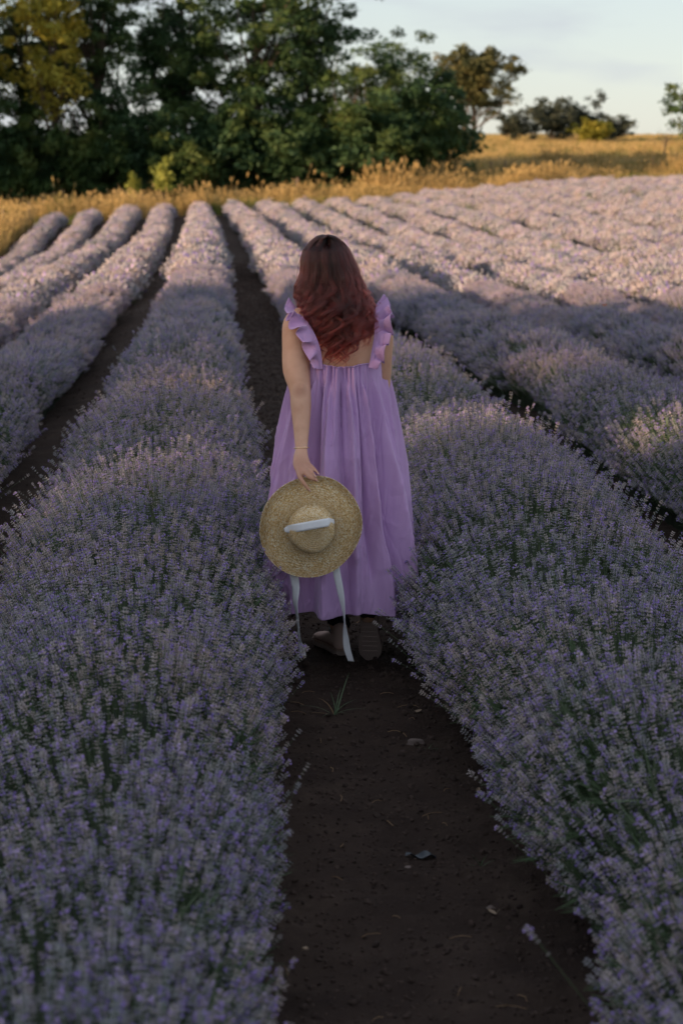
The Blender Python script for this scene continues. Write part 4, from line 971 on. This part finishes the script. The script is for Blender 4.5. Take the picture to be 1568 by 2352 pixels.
# band over the crown, in hat coordinates (hat z towards the viewer, hat y up)
u_ = np.array((hi_.to_3x3() @ Vector((1, 0, .17))).normalized()); 
q0 = np.array(HL(654, 1217, 6.6)); q1 = np.array(HL(767, 1197, 6.6)); mid = (q0+q1)/2
up = np.array(hi_.to_3x3() @ Vector((-.17, 0, 1)))
def cz_(x, y, e=.0035):
    r = math.hypot(x, y/1.03); return float(np.interp(r, [0, .02, .038, .056, .069, .076, .080, .083, .0855], [.1105, .110, .109, .106, .096, .078, .055, .03, .012]))+e
band = []
o_h = hi_ @ Vector((0, 0, CAM_H))
for s_ in np.linspace(0, 1, 21):
    tgt = hi_ @ at(653+115*s_, 1217.5-20.5*s_, 6.6); d_ = (tgt-o_h); t_ = .9
    for _ in range(4000):
        q_ = o_h+d_*t_
        if q_.z <= cz_(q_.x, q_.y, .004) or q_.z < .03: break
        t_ += .00004
    band.append((q_.x, q_.y, q_.z))
ribbon('ribbon_band', band, [list(up)]*21, [.014, .030]+[.031]*8+[.030, .014], hat)
ribbon('ribbon_tail', [HL(672, 1290, 6.695), HL(674, 1312, 6.695), HL(679, 1350, 6.695), HL(678, 1385, 6.695), HL(683, 1420, 6.695), HL(687, 1465, 6.695), HL(693, 1490, 6.695), HL(698, 1507, 6.695)],
       [(1, 0, 0), (1, .0, -.1), (.9, 0, .4), (.5, 0, .8), (.25, 0, .95), (.3, 0, .9), (.8, 0, .5), (.9, -.1, .2)], [.030, .031, .030, .029, .028, .027, .025, .016], hat)
ribbon('ribbon_tail', [HL(770, 1290, 6.695), HL(773, 1316, 6.695), HL(782, 1360, 6.695), HL(788, 1400, 6.695), HL(791, 1428, 6.695), HL(793, 1455, 6.695), HL(797, 1490, 6.695), HL(806, 1519, 6.695)],
       [(1, 0, 0), (1, 0, .15), (.9, 0, .5), (.45, 0, .9), (.15, 0, 1), (.6, 0, .7), (.95, 0, .2), (1, -.15, 0)], [.027, .028, .027, .025, .024, .025, .026, .024], hat)

# ------------------------------------------------------------------ small things on the path
def sz(x, y): return float(soil_z(np.array([x]), np.array([y]))[0])
rs = random.Random(12)
cl = []
for i in range(4):
    bm = bmesh.new(); bmesh.ops.create_icosphere(bm, subdivisions=2, radius=1)
    for v_ in bm.verts: v_.co *= 1+.35*(rs.random()-.5); v_.co.z *= .7
    cl.append(from_bm('clod', bm, [M_clod], smooth_=False, link=False))
C_cl = source('soil_clods', cl); NG_cl = gn_tree(C_cl)
n = 38000
Y = 2.0+rng.random(n)**2.0*38; X = np.where(rng.random(n) < .75, PATH_X+rng.normal(0, .42, n), rng.uniform(-3, 6, n))
s = .002+.006*rng.random(n)**8+.003*rng.random(n); s = s*(1+.06*Y)
tag(scatter('soil_clods', np.stack([X, Y, soil_z(X, Y)], 1), rng.uniform(0, 6.28, (n, 3)), s, rng.integers(0, 4, n), NG_cl), 'loose crumbs and clods of dark soil on the path', 'soil')
M_straw_bit = mat('dead_straw', (.24, .15, .085), .8); M_stone = mat('stone', (.19, .145, .13), .9); M_deadleaf = mat('dead_leaf', (.33, .24, .17), .8); M_green = mat('weed_blade', (.09, .13, .07), .6)
M_scrap = mat('dark_plastic', (.035, .045, .06), .35, .5); M_brown = mat('brown_leaf', (.30, .11, .05), .7)
G = Geo()
for i in range(130):
    y = 2.4+rs.random()**1.4*14; x = PATH_X+rs.gauss(0, .30); a = rs.uniform(0, 6.28); L = rs.uniform(.015, .075); z = sz(x, y)+.006
    pts = [(x+math.cos(a)*L*t+rs.uniform(-.004, .004), y+math.sin(a)*L*t, z+.006*math.sin(3.1*t)+.002) for t in (0, .35, .7, 1)]
    G.tube(pts, .0009+.0006*rs.random(), 3)
tag(G.build('dry_straw', [M_straw_bit]), 'scattered bits of dry stalk lying on the dark soil', 'straw', kind='stuff')
def stone(px, py, r, label, m=None, flat=.5):
    p = on_ground(px, py); bm = bmesh.new(); bmesh.ops.create_icosphere(bm, subdivisions=3, radius=1)
    rr = random.Random(int(px))
    ph = [rr.uniform(0, 6) for _ in range(4)]
    for v_ in bm.verts:
        c = v_.co; c *= 1+.16*math.sin(c.x*3+ph[0])+.12*math.sin(c.y*4+ph[1])+.1*math.sin(c.z*5+ph[2])+.03*rr.random(); v_.co.z *= flat
    bmesh.ops.scale(bm, vec=(r, r*.8, r), verts=bm.verts)
    o = from_bm('stone', bm, [m or M_stone], smooth_=True); o.location = (p.x, p.y, sz(p.x, p.y)+r*flat*.35); tag(o, label, 'stone')
stone(955, 1711, .026, 'light brown stone lying on the path right of centre, below the grass tuft')
stone(1126, 2088, .012, 'small pale pebble at the right of the path near the bottom')
stone(700, 2192, .009, 'tiny whitish pebble at the left of the path near the bottom', M_deadleaf)
stone(936, 1990, .010, 'small dark pebble just below the plastic scrap')
def leaf(px, py, L, w, rz, label, m, lift=.006, zabs=None, name='dry_leaf', cat='leaf'):
    p = on_ground(px, py) if zabs is None else zabs
    G = Geo(); n = 8; V = []; F = []
    for i in range(n+1):
        t = i/n; ww = w*math.sin(math.pi*min(1, t*.93+.04))**.8; c = L*(t-.5); z = .25*L*(t-.4)**2
        V += [(c, -ww, z+ww*.3), (c, 0, z), (c, ww, z+ww*.35)]
    for i in range(n):
        a = 3*i; F += [(a, a+1, a+4), (a, a+4, a+3), (a+1, a+2, a+5), (a+1, a+5, a+4)]
    G.add(V, F); G.tube([(-L*.5, 0, .06*L), (-L*.8, 0, .02)], .0008, 3)
    o = G.build(name, [m]); o.rotation_euler = (R(8), R(-8), rz); o.location = (p.x, p.y, (sz(p.x, p.y)+lift) if zabs is None else p.z); tag(o, label, cat)
leaf(958, 1650, .035, .008, .4, 'small pale dead leaf on the soil above the brown stone', M_deadleaf)
leaf(1128, 2104, .03, .009, 2.2, 'small curled dead leaf on the right of the path near the bottom', M_deadleaf)
leaf(1097, 1830, .026, .006, 1.2, 'narrow dead leaf lying near the right row, mid path', M_deadleaf)
leaf(430, 738, .05, .022, .6, 'small rust-brown leaf caught on top of the row left of the path', M_brown, zabs=at(430, 738, 17.0))
leaf(1388, 702, .06, .028, .6, 'small rust-brown leaf caught on the flowers at the right, at the shade edge', M_brown, zabs=at(1388, 702, 17.8))
# scrap of dark plastic
p = on_ground(966, 1962); G = Geo(); nx_ = 12; V = []; F = []
for i in range(nx_):
    for j in range(5):
        u, v_ = i/(nx_-1), j/4; V.append(((u-.5)*.085, (v_-.5)*.03*(1-.5*abs(u-.5)), .006+.007*math.sin(u*9+v_*2)+.004*math.sin(v_*6+u*3)))
for i in range(nx_-1):
    for j in range(4):
        a = i*5+j; F += [(a, a+5, a+6), (a, a+6, a+1)]
G.add(V, F); o = G.build('plastic_scrap', [M_scrap], smooth_=True); o.location = (p.x, p.y, sz(p.x, p.y)+.004); o.rotation_euler = (0, 0, -.2); tag(o, 'crumpled scrap of dark bluish plastic on the path', 'plastic scrap')
# grass tufts on the path
def weed(px, py, blades, label):
    p = on_ground(px, py); root = empty('grass_tuft', (p.x, p.y, sz(p.x, p.y))); tag(root, label, 'grass tuft')
    for (dx, dy, dz, L, cx, cy, cz, w) in blades:
        G = Geo(); d = Vector((dx, dy, dz)).normalized(); sd = d.cross(Vector((0, 0, 1))) if abs(d.z) < .95 else Vector((1, 0, 0)); G.blade((rs.uniform(-.006, .006), rs.uniform(-.006, .006), -.004), d, sd.normalized() if sd.length > 0 else (1, 0, 0), L, w, (cx*L, cy*L, cz*L), 7)
        G.build('blade', [M_green if rs.random() < .8 else M_straw_bit], root, smooth_=True)
weed(768, 1646, [(.35, .9, .9, .20, .02, .05, -.10, .006), (.15, .5, 1, .12, .08, .1, -.2, .005), (-.3, .3, 1, .10, -.3, .0, -.35, .005), (-.8, .1, .7, .11, -.3, 0, -.35, .005), (.8, .0, .6, .11, .35, 0, -.4, .005),
                 (.9, -.3, .4, .09, .3, 0, -.3, .004), (-.9, -.2, .35, .12, -.2, 0, -.28, .004), (-.4, -.5, .5, .08, -.1, -.3, -.4, .005), (.3, -.5, .6, .07, .2, -.2, -.4, .005), (.1, .2, 1, .075, .2, 0, -.2, .004), (-.1, .4, 1, .09, -.1, .1, -.1, .004), (.6, .4, .8, .1, .3, .1, -.3, .005)],
     'green grass tuft with one long blade on the path behind the walking woman')
weed(980, 1718, [(.9, .1, .4, .05, .2, 0, -.35, .004), (-.8, .2, .5, .045, -.2, 0, -.3, .004), (.5, .5, .8, .035, .2, 0, -.2, .003), (1, -.2, .3, .045, .2, -.1, -.3, .003)], 'small weed sprouting beside the brown stone on the path')
weed(1101, 1990, [(.3, .1, 1, .04, .2, 0, -.1, .004), (-.4, .2, 1, .045, -.2, 0, -.1, .004), (.7, .1, .7, .04, .3, 0, -.2, .004), (-.8, .0, .5, .035, -.2, 0, -.2, .003)], 'small weed sprouting at the right edge of the path, lower down')
